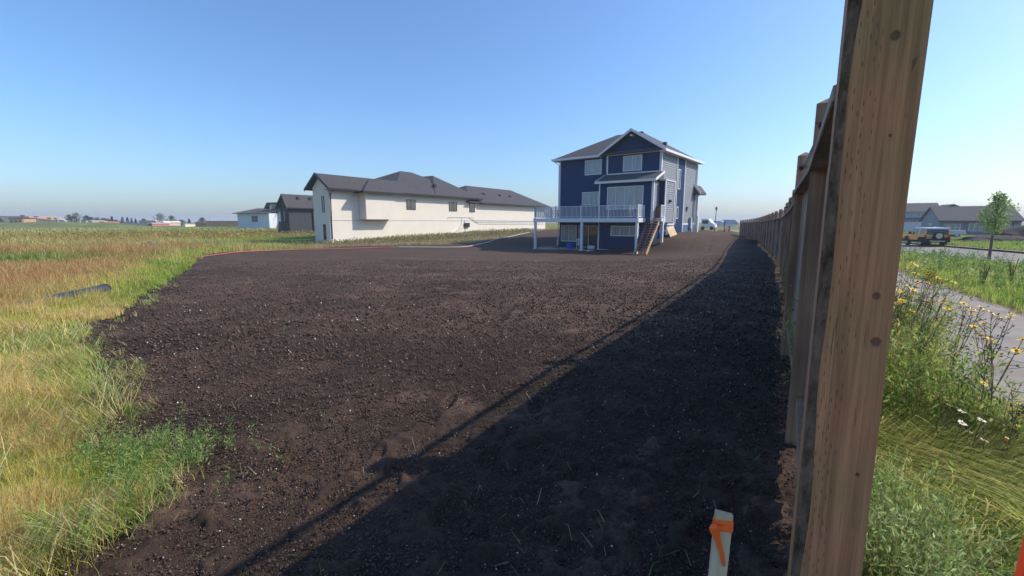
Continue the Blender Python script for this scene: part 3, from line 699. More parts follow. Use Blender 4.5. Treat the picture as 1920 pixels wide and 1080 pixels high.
    # front porch gable peeking past the side
    b = MB(); b.prism([(W - .5, 9.9, 5.5), (10.98, 9.9, 5.5), (10.98, 9.9, 5.7), (W + .05, 9.9, 6.5), (W - .5, 9.9, 6.2)], (0, 2.4, 0)); b.build('porch_roof', M['shingle'], root)
    b = MB(); b.prism([(11.04, 9.84, 5.45), (11.04, 9.84, 5.72), (W + .02, 9.84, 6.65), (W + .02, 9.84, 6.35)], (0, .08, 0)); b.build('porch_fascia', M['white'], root)
    b = MB(); b.box(10.55, 10.75, 10.2, 10.4, 3.3, 5.5); b.box(10.5, 10.85, 10.15, 10.5, 1.3, 3.3); b.build('porch_column', M['white'], root)
    b = MB(); b.box(W + .05, W + .28, 8.7, 9.15, 2.0, 3.1); b.box(W + .05, W + .2, 9.3, 9.6, 1.6, 2.6); b.tube([(W + .1, 8.95, 2.0), (W + .1, 8.95, 1.2)], .03, 6); b.build('meter_box', M['palegrey'], root)
    b = MB(); b.box(W + .02, W + .16, 7.6, 7.9, 4.0, 4.15); b.box(W + .05, W + .13, 7.68, 7.8, 3.7, 4.0); b.build('side_vent', M['black'], root)
    # deck
    dk = MB(); F = 2.98
    dk.box(-.9, 9.7, -3.2, -.02, F - .05, F); dk.box(9.7, 10.95, -1.15, -.3, F - .05, F); dko = dk.build('deck', M['concrete'], root)
    b = MB(); b.box(-.95, 9.75, -3.26, -3.2, F - .36, F - .0); b.box(-.96, -.9, -3.26, -.0, F - .36, F); b.box(9.7, 9.76, -3.2, -1.15, F - .36, F); b.box(9.76, 11.0, -1.2, -1.15, F - .3, F); b.box(10.95, 11.0, -1.15, -.3, F - .3, F)
    b.build('deck_fascia', M['white'], dko)
    b = MB(); b.box(-.9, 9.7, -3.2, -.05, F - .34, F - .30); b.build('soffit', M['white'], dko)
    for (x, y) in ((-.82, -3.1), (4.35, -3.1), (9.6, -3.1), (10.9, -.7)):
        b = MB(); b.box(x - .1, x + .1, y - .1, y + .1, -.1 if x < 10 else .2, F - .05)
        if x < 10: b.box(x - .13, x + .13, y - .13, y + .13, -.1, .12)
        b.build('deck_post', M['white'], dko)
    def railing(p, q, posts=True):
        mb = MB(); p = Vector((*p, F)); q = Vector((*q, F)); L = (q - p).length; d = (q - p) / L
        mb.bar(p + Vector((0, 0, 1.07)), q + Vector((0, 0, 1.07)), .07, .05); mb.bar(p + Vector((0, 0, .1)), q + Vector((0, 0, .1)), .05, .05)
        n = int(L / .13)
        for k in range(n + 1):
            c = p + d * L * k / n; mb.bar(c + Vector((0, 0, .1)), c + Vector((0, 0, 1.05)), .035, .035)
        n2 = max(1, round(L / 2.4))
        for k in range(n2 + 1):
            c = p + d * L * k / n2; mb.bar(c, c + Vector((0, 0, 1.14)), .085, .085)
        return mb.build('railing', M['white'], dko)
    railing((1.55, -3.15), (9.65, -3.15)); railing((-.85, -3.15), (1.55, -3.15)); railing((-.85, -.1), (-.85, -3.15)); railing((9.65, -3.15), (9.65, -1.15)); railing((10.9, -1.1), (10.9, -.35))
    b = MB(); b.box(9.66, 9.78, -1.2, -1.08, F, F + 1.45); b.build('newel_post', M['white'], dko)
    # stairs
    st = MB(); sx0, sx1 = 9.82, 10.8; top = (-1.2, F - .05); bot = (-3.85, .0)
    b = MB()
    b.prism([(sx1, top[0], top[1]), (sx1, top[0], top[1] - .32), (sx1, bot[0], bot[1] - .1), (sx1, bot[0] - .2, bot[1] + .14)], (.05, 0, 0)); s0 = b.build('staircase', M['lumber'], root)
    for xx in (sx0, (sx0 + sx1) / 2):
        n = 14; pl = []
        for k in range(n + 1):
            y = top[0] + (bot[0] - top[0]) * k / n; z = top[1] + (bot[1] - top[1]) * k / n
            pl.append((xx, y, z)); 
            if k < n: pl.append((xx, y + (bot[0] - top[0]) / n, z))
        mb = MB(); 
        for k in range(n):
            y = top[0] + (bot[0] - top[0]) * k / n; z = top[1] + (bot[1] - top[1]) * k / n; y2 = y + (bot[0] - top[0]) / n; z2 = z + (bot[1] - top[1]) / n
            mb.prism([(xx, y, z), (xx, y2, z), (xx, y2, z2 - .2), (xx, y, z - .24)], (.05, 0, 0))
        mb.build('stringer', M['darkwood'], s0)
    for k in range(1, 14):
        y = top[0] + (bot[0] - top[0]) * k / 14; z = top[1] + (bot[1] - top[1]) * k / 14 + .19
        mb = MB(); mb.box(sx0, sx1 + .0, y - .24, y + .02, z, z + .045); mb.build('tread', M['darkwood'], s0)
    # loose things round the house
    f = root.matrix_basis
    def wpt(x, y, z): c_, s_ = math.cos(R(-37.7)), math.sin(R(-37.7)); return (ox + c_ * x - s_ * y, oy + s_ * x + c_ * y, oz + z)
    a = R(-37.7)
    r2 = empty('wooden_box', wpt(10.3, -.75, F), a, 'brown wooden box closing the gap in the white deck railing', 'box')
    b = MB(); b.box(-.52, .52, -.05, .3, 0, 1.0); b.build('crate_body', wood_mat('brown box', (.16, .09, .06), (.24, .14, .10), .6), r2, bevel=.01)
    b = MB(); b.box(-.55, .55, -.08, .33, 1.0, 1.04); b.build('lid', M['darkwood'], r2)
    r2 = empty('patio_slab', wpt(1.5, -1.4, .0), a, 'pale concrete patio slab under the raised deck', 'slab')
    b = MB(); b.box(-2.6, 3.4, -1.75, 1.4, -.15, .07); b.build('slab', M['concrete'], r2)
    b = MB(); b.box(3.4, 3.65, -1.75, -.3, -.15, .075); b.build('slab_edge', M['white'], r2)
    r2 = empty('tub', wpt(2.35, -1.6, .07), a, 'bright blue plastic tub standing on the patio', 'tub')
    b = MB(); b.tube([(0, 0, 0), (0, 0, .5)], [.34, .43], 16); b.tube([(0, 0, .46), (0, 0, .52)], [.45, .46], 16); b.build('bin', M['blueplastic'], r2)
    b = MB(); b.tube([(-.43, 0, .4), (-.52, 0, .38), (-.5, .1, .38), (-.43, .1, .4)], .02, 6); b.tube([(.43, 0, .4), (.52, 0, .38), (.5, .1, .38), (.43, .1, .4)], .02, 6); b.build('handle', M['blueplastic'], r2)
    r2 = empty('patio_chair', wpt(3.1, -1.3, .07), a + .6, 'white patio chair beside the blue tub', 'chair')
    b = MB(); b.box(-.25, .25, -.25, .25, .4, .44); b.build('seat', M['whiteplastic'], r2, bevel=.01)
    b = MB()
    for k in range(5): b.box(-.25 + k * .11, -.19 + k * .11, .22, .25, .44, .9)
    b.box(-.26, .26, .21, .26, .88, .95); b.build('backrest', M['whiteplastic'], r2)
    for sx, sy in ((-1, -1), (1, -1), (1, 1), (-1, 1)):
        b = MB(); b.bar((sx * .22, sy * .22, .4), (sx * .26, sy * .26, 0), .04, .04); b.build('leg', M['whiteplastic'], r2)
    for sx in (-1, 1):
        b = MB(); b.bar((sx * .26, -.22, .64), (sx * .26, .23, .66), .05, .03); b.bar((sx * .25, -.22, .4), (sx * .25, -.22, .64), .035, .035); b.build('armrest', M['whiteplastic'], r2)
    r2 = empty('storage_box', wpt(4.3, -1.0, .07), a + .2, 'small white box by the patio door', 'box')
    b = MB(); b.box(-.35, .35, -.22, .22, 0, .3); b.build('box_body', M['whiteplastic'], r2, bevel=.015)
    b = MB(); b.box(-.37, .37, -.24, .24, .3, .35); b.build('lid', M['palegrey'], r2, bevel=.01)
    r2 = empty('tool_bag', wpt(3.55, -2.0, .07), a, 'small reddish bag on the patio beside the deck post', 'bag')
    b = MB(); b.prism([(-.25, -.12, 0), (.25, -.12, 0), (.2, -.08, .24), (-.2, -.08, .24)], (0, .22, 0)); b.build('bag_body', M['brick'], r2, bevel=.03)
    b = MB(); b.tube([(-.12, 0, .22), (-.08, 0, .36), (.08, 0, .36), (.12, 0, .22)], .012, 6); b.build('handle', M['black'], r2)
    r2 = empty('board_stack', wpt(-.3, -1.3, .07), a, 'low stack of dark boards lying on the patio corner', 'boards')
    for k in range(3):
        b = MB(); b.box(-1.0 + .05 * k, 1.0 - .07 * k, -.3, .3, k * .05, k * .05 + .045); b.build('board', M['darkwood'], r2)
    r2 = empty('plywood_sheet', wpt(11.35, 1.5, 1.15), a, 'pale plywood sheet leaning on the blue foundation wall', 'plywood')
    b = MB(); b.prism([(.0, -.9, -.15), (-.55, -.9, 1.0), (-.55, .9, 1.15), (.0, .9, .0)], (.03, 0, .01)); b.build('sheet', M['ply'], r2)
    b = MB(); b.box(-.02, .06, -.7, -.6, -.2, -.1); b.build('wedge', M['lumber'], r2)
    # deck chairs with curled metalwork
    for n_, (dx, lab) in enumerate(((0.0, 'black scrolled metal chair at the left end of the deck'), (.85, 'black scrolled metal chair second from the left end of the deck'))):
        r2 = empty('metal_chair', wpt(-.05 + dx, -2.2, F), a + .3 * n_, lab, 'chair', 'scrolled metal chairs on the deck')
        b = MB(); b.tube([(0, 0, .44), (0, 0, .47)], .26, 16); b.build('seat', M['black'], r2)
        b = MB()
        b.tube([(-.24, .2, .45), (-.27, .27, .8), (-.15, .29, .98), (0, .3, 1.02), (.15, .29, .98), (.27, .27, .8), (.24, .2, .45)], .02, 6)
        for k in (-1, 1):
            b.tube([(k * .05 + k * .09 * math.sin(t) * t / 6, .27, .72 + .09 * math.cos(t) * t / 6) for t in np.linspace(.5, 7, 14)], .014, 5)
        b.build('backrest', M['black'], r2)
        for sx, sy in ((-1, -1), (1, -1), (1, 1), (-1, 1)):
            b = MB(); b.tube([(sx * .2, sy * .2, .45), (sx * .25, sy * .25, 0)], .015, 6); b.build('leg', M['black'], r2)
    r2 = empty('round_table', wpt(1.1, -2.1, F), a, 'dark round metal table beside the scrolled chairs on the deck', 'table')
    b = MB(); b.tube([(0, 0, .70), (0, 0, .73)], .45, 20); b.build('table_top', M['black'], r2)
    for k in range(3):
        b = MB(); t = k * 2.094; b.tube([(0, 0, .7), (.12 * math.cos(t), .12 * math.sin(t), .4), (.35 * math.cos(t), .35 * math.sin(t), 0)], .018, 6); b.build('leg', M['black'], r2)
    r2 = empty('white_pipe', wpt(-.35, .25, 0), 0, 'short white pipe standing in the soil beside the blue house corner', 'pipe')
    b = MB(); b.tube([(0, 0, -.1), (0, 0, .75)], .04, 8); b.build('pipe', M['white'], r2); b = MB(); b.tube([(0, 0, .75), (0, 0, .8)], .055, 8); b.build('cap', M['white'], r2)
blue_house()

def white_house():
    ox, oy, oz = -18.5, 46, -.65; a = R(-33)
    root = empty('white_house', (ox, oy, oz), a, 'long white stucco house with charcoal hip roofs and black framed windows', 'house')
    E = 5.62
    b = MB(); b.box(-2.6, 0, 0, 10, -.8, E + .1); b.prism([(-2.6, 0, E + .1), (0, 0, E + .1), (-1.3, 0, 6.9)], (0, 10, 0)); b.build('rear_wing_wall', M['stucco'], root)
    b = MB(); b.box(-13, 0, 10, 24.6, -.8, E + .1); b.build('wall', M['stucco'], root)
    b = MB(); b.box(-12.5, -.02, 24.6, 45.3, -.8, 5.05); b.build('garage_wall', M['stucco'], root)
    b = MB(); b.box(.0, 1.15, 3.65, 7.75, 2.52, E + .08); b.build('bay_box', M['stucco'], root, bevel=.01)
    b = MB(); b.box(-.0, .03, 0, 24.6, 2.38, 2.43); b.box(-.0, .02, 24.6, 45.3, 2.38, 2.43); b.build('reveal_line', M['palegrey'], root)
    # roofs
    def hip(x0, x1, y0, y1, z, xr0, xr1, yr0, yr1, zr, name, m='darkshingle', t=.07):
        v = [(x0, y0, z), (x1, y0, z), (x1, y1, z), (x0, y1, z), (xr0, yr0, zr), (xr1, yr1, zr)]
        mb = MB(); mb.add(v + [(p[0], p[1], z - t) for p in v[:4]], [(0, 1, 4), (1, 2, 5, 4), (2, 3, 5), (3, 0, 4, 5), (0, 6, 7, 1), (1, 7, 8, 2), (2, 8, 9, 3), (3, 9, 6, 0), (9, 8, 7, 6)])
        return mb.build(name, M[m], root)
    b = MB(); rz = 7.12; yb = 12
    for (xe, ) in ((.78,), (-3.2,)):
        b.prism([(xe, -.5, E - .05), (-1.3, -.5, rz), (-1.3, yb, rz), (xe, yb, E - .05)], (0, 0, -.1))
    b.build('wing_roof', M['darkshingle'], root)
    b = MB()
    for xe in (.83, -3.25):
        b.prism([(xe, -.56, E - .26), (xe, -.56, E + .0), (-1.3, -.56, rz + .06), (-1.3, -.56, rz - .22)], (0, .06, 0))
    b.box(.78, .84, -.5, 3.0, E - .22, E - .02); b.box(.0, .78, -.5, 3.0, E - .2, E - .17)
    b.build('barge_board', M['black'], root)
    # bay roof: slope continues out over the bay
    b = MB(); b.add([(1.75, 2.95, 5.38), (1.75, 8.4, 5.42), (-.9, 10.5, 7.0), (-.9, 6.0, 7.03), (.0, 2.95, 5.3), (0, 8.4, 5.3)], [(0, 1, 2, 3), (0, 3, 4), (1, 5, 2), (0, 4, 5, 1), (4, 3, 2, 5)]); b.build('bay_roof', M['darkshingle'], root)
    b = MB(); b.box(1.75, 1.8, 2.92, 8.42, 5.26, 5.46); b.box(.5, 1.75, 2.9, 2.96, 5.26, 5.44); b.build('bay_fascia', M['black'], root)
    hip(-14, .76, 8.0, 25.0, E - .02, -6.0, -6.0, 15.5, 17.5, 9.05, 'main_roof')
    b = MB(); v = [(.75, 15.0, E + .0), (.75, 24.98, E + .0), (-4.6, 20.3, 8.75), (-9, 20.3, 8.75), (-9, 14, 6.5), (-9, 26, 6.5)]
    b.add(v, [(0, 1, 2), (1, 5, 3, 2), (0, 2, 3, 4), (0, 4, 5, 1)]); b.build('front_roof', M['darkshingle'], root)
    b = MB(); b.box(.76, .82, 8.42, 25.0, E - .2, E - .0); b.box(0, .76, 8.42, 25.0, E - .18, E - .12); b.box(0, .8, 25.0, 25.06, E - .2, E - .01)
    b.box(.74, .8, 25.06, 45.8, 4.86, 5.04); b.box(0, .74, 25.06, 45.8, 4.88, 4.93)
    b.build('gutter', M['black'], root)
    hip(-13, .74, 22.0, 45.8, 5.05, -5.2, -5.2, 28.5, 41.5, 7.95, 'garage_roof')
    for (vy, vz) in ((4.3, 6.75), (10.5, 7.02), (17.0, 7.3), (29, 6.8), (33.5, 6.8), (36.5, 6.8)):
        b = MB(); vx = -1.0 if vy < 8 else -1.6
        if vy > 25: vx = -2.4
        b.box(vx, vx + .35, vy, vy + .4, vz - .5, vz - .1); b.build('roof_vent', M['black'], root)
    for (y0, y1, z0, z1) in ((10.6, 12.1, 3.72, 4.92), (18.35, 20.0, 3.68, 4.9), (22.75, 24.0, 3.62, 4.88)):
        window(root, 0, 0, y0, y1, z0, z1, sgn=1, mull=1 if y0 < 22 else 0, fr='black', gl='darkglass', t=.06)
    window(root, 1, 0, -1.1, -.72, 3.2, 4.85, mull=0, fr='black', gl='glass', t=.05)
    window(root, 1, 0, -1.1, -.72, .4, 2.0, mull=0, fr='black', gl='darkglass', t=.05)
    b = MB(); b.tube([(.7, .15, 5.4), (.12, .15, 5.1), (.1, .15, 2.9), (.06, .15, 2.2), (.06, .15, .5)], .055, 8); b.build('downpipe', M['black'], root)
    b = MB(); b.tube([(.6, 24.9, 5.35), (.3, 24.9, 5.1), (.3, 24.9, 4.9)], .06, 8); b.build('downpipe', M['black'], root)
    b = MB(); b.box(.0, .25, 21.5, 22.5, 1.5, 2.1); b.build('meter_box', M['black'], root)
    b = MB(); r = .022
    b.tube([(.05, 18.0, 2.55), (.05, 18.1, 2.85), (.05, 23.5, 2.85), (.05, 23.6, 2.6)], r, 6); b.tube([(.05, 21, 2.85), (.05, 20.9, 2.0), (.05, 20.3, 1.3), (.05, 20.2, .8)], r, 6); b.tube([(.05, 21.6, 2.5), (.05, 21.6, 1.3), (.05, 21.9, .7)], r * 1.3, 6)
    for k, z in enumerate((2.45, 2.2, 1.95)): b.tube([(.05, 22.6 + .6 * k, z + .3), (.05, 23.8 + .6 * k, z), (.05, 44.8, z - .1)], r, 6)
    b.build('conduit', M['palegrey'], root)
    b = MB(); b.prism([(.05, 19.0, .7), (.05, 20.7, .7), (.05, 20.7, 1.5)], (.5, 0, 0)); b.build('hatch', M['stucco'], root)
white_house()

def dark_house():
    ox, oy, oz = -39, 79, -.75
    root = empty('dark_house', (ox, oy, oz), R(-33), 'charcoal stucco house with dark gable roof left of the white house', 'house')
    b = MB(); b.box(-2.3, 0, 0, 8, -.5, 4.85); b.prism([(-2.3, 0, 4.85), (0, 0, 4.85), (-1.15, 0, 6.6)], (0, 8, 0)); b.build('wall', M['charcoal'], root)
    b = MB(); b.box(-9, .3, 4.7, 14, -.5, 4.8); b.build('side_wall', mat('dark brown stucco', (.10, .08, .078), .9, .08), root)
    b = MB(); b.box(.3, .38, 5.5, 14, -.5, 4.75); b.build('brick_panel', M['brick'], root)
    b = MB()
    for xe in (.6, -2.9): b.prism([(xe, -.5, 4.8), (-.75, -.5, 7.15), (-.75, 15, 7.15), (xe, 15, 4.8)], (0, 0, -.15))
    rf = b.build('roof', M['darkshingle'], root)
    b = MB()
    for xe in (.64, -2.95): b.prism([(xe, -.56, 4.55), (xe, -.56, 4.85), (-.75, -.56, 7.22), (-.75, -.56, 6.85)], (0, .06, 0))
    b.box(.6, .68, -.5, 15, 4.62, 4.82); b.build('barge_board', M['black'], root)
    for y in (2.0, 4.4):
        b = MB(); b.box(.0 - .45, -.1, y, y + .4, 6.3, 6.75); b.build('roof_vent', M['black'], rf)
    window(root, 0, .38, 5.0 + .5, 5.95, 3.1, 4.2, sgn=1, mull=0, fr='black', gl='darkglass')
    window(root, 1, 0, -1.35, -.9, 2.4, 4.3, mull=0, fr='black', gl='glass')
    b = MB(); b.tube([(.05, .1, 4.7), (.05, .1, .2)], .06, 6); b.build('downpipe', M['black'], root)
    b = MB(); b.box(-4.5, -.9, .6, .9, -.3, 1.2); b.build('low_wall', M['charcoal'], root)
dark_house()

def modern_house():
    ox, oy, oz = -70, 112, -.5
    root = empty('modern_white_house', (ox, oy, oz), R(-20), 'distant low white house with grey monopitch roofs and a taller middle block', 'house')
    W = mat('pale render', (.62, .66, .70), .9, .03); 
    b = MB(); b.box(3, 13.2, 0, 9, -.3, 4.1); b.build('wall', W, root)
    b = MB(); b.prism([(2.1, -.7, 4.05), (13.6, -.7, 4.05), (12.6, 6, 5.4), (2.6, 6, 5.4)], (0, 0, .12)); b.add([(2.1, -.7, 4.05), (2.1, -.7, 4.2), (2.2, 9.7, 4.2), (2.2, 9.7, 4.05)], [(0, 1, 2, 3)]); b.prism([(2.1, 9.7, 4.05), (13.6, 9.7, 4.05), (12.6, 6, 5.4), (2.6, 6, 5.4)], (0, 0, .12)); b.build('roof', M['shingle'], root)
    b = MB(); b.box(10.2, 14.6, 3, 9, -.3, 6.3); b.build('tall_block', mat('tall block render', (.72, .72, .71), .9, .03), root)
    b = MB(); b.prism([(9.2, 2.3, 5.4), (10.2, 2.3, 6.75), (15, 2.3, 6.75), (15, 2.3, 6.5), (10.4, 2.3, 6.5), (9.5, 2.3, 5.2)], (0, 7, 0)); b.build('upper_roof', M['darkshingle'], root)
    b = MB(); b.prism([(10.9, 2.4, 4.5), (16, 2.4, 4.5), (15.6, 3.02, 5.3), (11.1, 3.02, 5.3)], (0, 0, .1)); b.build('lower_roof', M['shingle'], root)
    window(root, 1, 0, 7.7, 9.6, 2.1, 3.5, fr='black', gl='darkglass', t=.1); window(root, 1, 3, 11.2, 13.0, 5.55, 6.0, fr='black', gl='darkglass', mull=0); window(root, 1, 3, 12.2, 13.0, 3.1, 3.7, fr='black', gl='darkglass', mull=0)
    b = MB(); b.box(13.3, 15.6, 2.6, 2.95, .4, 2.2); b.build('dark_porch', M['black'], root)
modern_house()

def grey_house():
    ox, oy, oz = 85, 90, -1.1
    root = empty('grey_house', (ox, oy, oz), R(-25), 'low grey blue house with broad grey roof across the street', 'house')
    C = mat('blue grey siding', (.22, .25, .31), .8, .06, .5, lap=.3); C2 = mat('darker stone front', (.15, .16, .20), .85, .15, 2)
    b = MB(); b.box(0, 11.8, 0, 9, -.3, 3.0); b.build('wall', C, root)
    b = MB(); b.prism([(0, 0, 3.0), (0, 9, 3.0), (0, 4.5, 5.6)], (.2, 0, 0)); b.build('gable_wall', C, root)
    b = MB()
    for ye in (-.8, 9.8): b.prism([(-.4, ye, 2.75), (-.4, 4.5, 5.65), (-.4, 4.5, 5.85), (-.4, ye, 2.95)], (12.4, 0, 0))
    b.build('roof', M['shingle'], root)
    b = MB(); b.prism([(1.0, 4.6, 5.2), (5.8, 4.6, 5.2), (3.4, 4.6, 6.3)], (0, 6, 0)); b.build('rear_gable', M['shingle'], root)
    b = MB(); b.box(-.5, 11.5, -.87, -.8, 2.62, 2.8); b.build('gutter', M['black'], root)
    b = MB(); b.box(3.6, 8.2, -.06, 0, -.3, 2.7); b.build('entry_panel', C2, root)
    window(root, 1, 0, .8, 3.2, 1.0, 2.3, mull=2, hm=1); window(root, 1, -.06, 4.4, 6.8, .9, 2.5, mull=2); window(root, 1, 0, 9.0, 10.2, .9, 2.3, mull=1)
    b = MB(); b.box(7.3, 8.1, -.12, -.06, 0, 2.1); b.build('door', M['navytrim'], root)
    window(root, 0, 0, 3.6, 5.2, 1.5, 2.4, sgn=-1, mull=1)
    root = empty('two_storey_house', (100, 119, -.9), R(-30), 'hazy pale two storey house partly hidden behind the nearest fence post', 'house')
    b = MB(); b.box(-6, 9, 0, 9, -.3, 5.2); b.build('wall', mat('pale blue siding', (.30, .36, .43), .8, .05), root)
    b = MB(); b.prism([(-6.6, -.6, 5.1), (-6.6, 4.5, 7.4), (-6.6, 9.6, 5.1)], (16, 0, 0)); b.build('roof', M['shingle'], root)
    b = MB(); b.prism([(-2.0, -2.5, 2.6), (8, -2.5, 2.6), (8, 0, 3.4), (-2, 0, 3.4)], (0, 0, .15)); b.build('porch_roof', M['shingle'], root)
    b = MB(); b.box(-1.6, 5.6, -2.1, 0, -.3, 2.6); b.build('garage_block', mat('white garage', (.6, .63, .68), .8, .04), root)
    window(root, 1, 0, 0, 2, 3.9, 4.8, mull=1); window(root, 1, 0, 4.5, 6.5, 3.9, 4.8, mull=1)
grey_house()

# ------------------------------------------------------------------ vehicles
def wheel(parent, x, y, r, wd, side, rim='palegrey'):
    b = MB(); b.tube([(x - wd / 2, y, r), (x - wd * .35, y, r), (x + wd * .35, y, r), (x + wd / 2, y, r)], [r * .93, r, r, r * .93], 22)
    o = b.build('wheel', M['rubber'], parent, bevel=0)
    c = MB(); xo = x + side * (wd / 2)
    c.tube([(xo - side * .01, y, r), (xo + side * .012, y, r)], r * .62, 20)
    for k in range(6):
        t = k * math.pi / 3; c.bar((xo + side * .012, y, r), (xo + side * .02, y + math.cos(t) * r * .6, r + math.sin(t) * r * .6), .02, .07)
    c.build('rim', M['rimmetal'], o)
M['rimmetal'] = mat('wheel metal', (.45, .46, .48), .3, .05, metal=.8)
M['yellowpaint'] = mat('yellow orange car paint', (.92, .38, .02), .3, .04, 2, spec=.6)
M['silverpaint'] = mat('silver car paint', (.50, .53, .56), .3, .03, 2, spec=.6, metal=.2)
M['tail'] = mat('red tail lamp', (.5, .015, .02), .2, .05)
def suv():
    a = R(-20.5); rl = np.array([38.6, 42.4]); c, s = math.cos(a), math.sin(a)
    o = rl - np.array([c * -.8 - s * .78, s * -.8 + c * .78]); z = H(38.8, 43) - .115
    r_ = empty('parked_car', (o[0], o[1], z), a, 'yellow orange off road car with white roof and spare wheel on its tail', 'car')
    W = .93
    b = MB(); b.prism([(-W, .12, .62), (-W, .10, 1.14), (-W, 2.75, 1.14), (-W, 2.95, 1.12), (-W, 4.35, 1.02), (-W, 4.45, .9), (-W, 4.45, .55), (-W, 3.2, .5), (-W, 1.3, .5)], (2 * W, 0, 0)); b.build('body', M['yellowpaint'], r_, bevel=.05)
    # glasshouse with thick pillars
    b = MB(); T = .80
    def lp(y, zz, w): return [(-w, y, zz), (w, y, zz)]
    v = [(-W + .03, .12, 1.13), (W - .03, .12, 1.13), (W - .03, 2.85, 1.13), (-W + .03, 2.85, 1.13), (-T, .22, 1.64), (T, .22, 1.64), (T, 2.45, 1.64), (-T, 2.45, 1.64)]
    b.add(v, [(0, 3, 2, 1), (4, 5, 6, 7), (0, 1, 5, 4), (1, 2, 6, 5), (2, 3, 7, 6), (3, 0, 4, 7)]); b.build('window_band', M['darkglass'], r_)
    b = MB()
    def pil(y0, y1, yt0, yt1):
        for sx in (-1, 1):
            b.prism([(sx * (W - .02), y0, 1.12), (sx * (W - .02), y1, 1.12), (sx * (T + .01), yt1, 1.65), (sx * (T + .01), yt0, 1.65)], (-sx * .04, 0, 0))
    pil(.09, .2, .19, .3); pil(1.15, 1.5, 1.1, 1.35); pil(1.95, 2.12, 1.9, 2.0)
    b.box(-.9, -.8, .09, .16, 1.1, 1.5); b.box(.8, .9, .09, .16, 1.1, 1.5)
    b.build('pillar', M['yellowpaint'], r_)
    b = MB(); b.prism([(-T - .03, .1, 1.62), (-T - .03, .12, 1.76), (-T - .03, 2.3, 1.78), (-T - .03, 2.55, 1.64)], (2 * T + .06, 0, 0)); b.build('roof', M['whiteplastic'], r_, bevel=.05)
    b = MB()
    for x in (-.65, .65): b.tube([(x, .3, 1.80), (x, .35, 1.88), (x, 2.0, 1.88), (x, 2.05, 1.80)], .02, 6)
    for k in range(5): b.tube([(-.65, .45 + k * .36, 1.88), (.65, .45 + k * .36, 1.88)], .018, 6)
    b.build('roof_rack', M['black'], r_)
    b = MB(); b.box(-.95, .95, -.05, .18, .45, .78); b.box(-.98, .98, .1, .45, .5, .9); b.box(-.96, .96, 1.15, 3.2, .38, .6); b.box(-.95, .95, 4.3, 4.55, .4, .75)
    for y in (.78, 3.5):
        for sx in (-1, 1):
            pts = [(sx * .9, y + .52 * math.cos(t), .42 + .5 * math.sin(t)) for t in np.linspace(0, math.pi, 9)]; b.prism(pts, (sx * .09, 0, 0))
    b.build('cladding', M['rubber'], r_, bevel=.02)
    b = MB(); b.box(-.55, .55, -.09, -.05, .5, .58); b.build('bumper_bar', M['rimmetal'], r_)
    for x in (-.8, .8):
        for y in (.78, 3.5): wheel(r_, x, y, .39, .26, -1 if x < 0 else 1)
    b = MB(); b.tube([(.05, .1, 1.02), (.05, -.17, 1.02)], [.36, .38], 24); sp = b.build('spare_wheel', M['rubber'], r_, bevel=.02)
    b = MB(); b.tube([(.05, -.171, 1.02), (.05, -.19, 1.02)], .25, 20); b.tube([(.05, -.19, 1.02), (.05, -.21, 1.02)], .08, 12); b.build('cover', M['rimmetal'], sp)
    for x in (-.86, .86):
        b = MB(); b.box(x - .07, x + .07, .05, .13, .85, 1.12); b.build('tail_lamp', M['tail'], r_, bevel=.01)
        b = MB(); b.tube([(x * .95, 4.4, .85), (x * .95, 4.48, .85)], .1, 12); b.build('headlight', M['glass'], r_)
        b = MB(); sg = 1 if x > 0 else -1; b.box(min(sg * .95, sg * 1.15), max(sg * .95, sg * 1.15), 2.6, 2.7, 1.12, 1.34); b.build('side_mirror', M['black'], r_, bevel=.02)
    b = MB(); b.box(-.75, -.4, .03, .10, .72, .84); b.build('number_plate', M['whiteplastic'], r_)
suv()
def pickup():
    x0, y0 = 75.2, 75.0; a = R(62); z = H(x0, y0) + .0
    r_ = empty('pickup_truck', (x0, y0, z), a, 'silver pickup truck parked side on beyond the yellow car', 'truck')
    W = .98
    b = MB(); b.prism([(-W, .1, .55), (-W, .1, 1.18), (-W, 2.1, 1.2), (-W, 4.1, 1.2), (-W, 4.5, 1.18), (-W, 5.5, 1.08), (-W, 5.75, .9), (-W, 5.75, .5), (-W, 4.2, .45), (-W, 1.8, .45)], (2 * W, 0, 0)); b.build('body', M['silverpaint'], r_, bevel=.05)
    b = MB(); b.prism([(-.86, 1.95, 1.18), (-.8, 2.1, 1.83), (-.8, 3.6, 1.86), (-.86, 4.4, 1.2)], (1.72, 0, 0)); b.build('cab', M['silverpaint'], r_, bevel=.05)
    b = MB()
    for sx in (-1, 1): b.prism([(sx * .87, 2.15, 1.25), (sx * .83, 2.25, 1.7), (sx * .83, 3.5, 1.73), (sx * .87, 4.15, 1.27)], (sx * .02, 0, 0))
    b.build('window', M['darkglass'], r_)
    b = MB(); b.box(-.9, .9, .02, .1, .6, .8); b.build('bumper', M['rimmetal'], r_)
    for x in (-.8, .8):
        for y in (1.15, 4.75): wheel(r_, x, y, .41, .28, -1 if x < 0 else 1)
        b = MB(); b.box(x + (.1 if x > 0 else -.18), x + (.18 if x > 0 else -.1), .06, .16, .9, 1.15); b.build('tail_lamp', M['tail'], r_)
pickup()

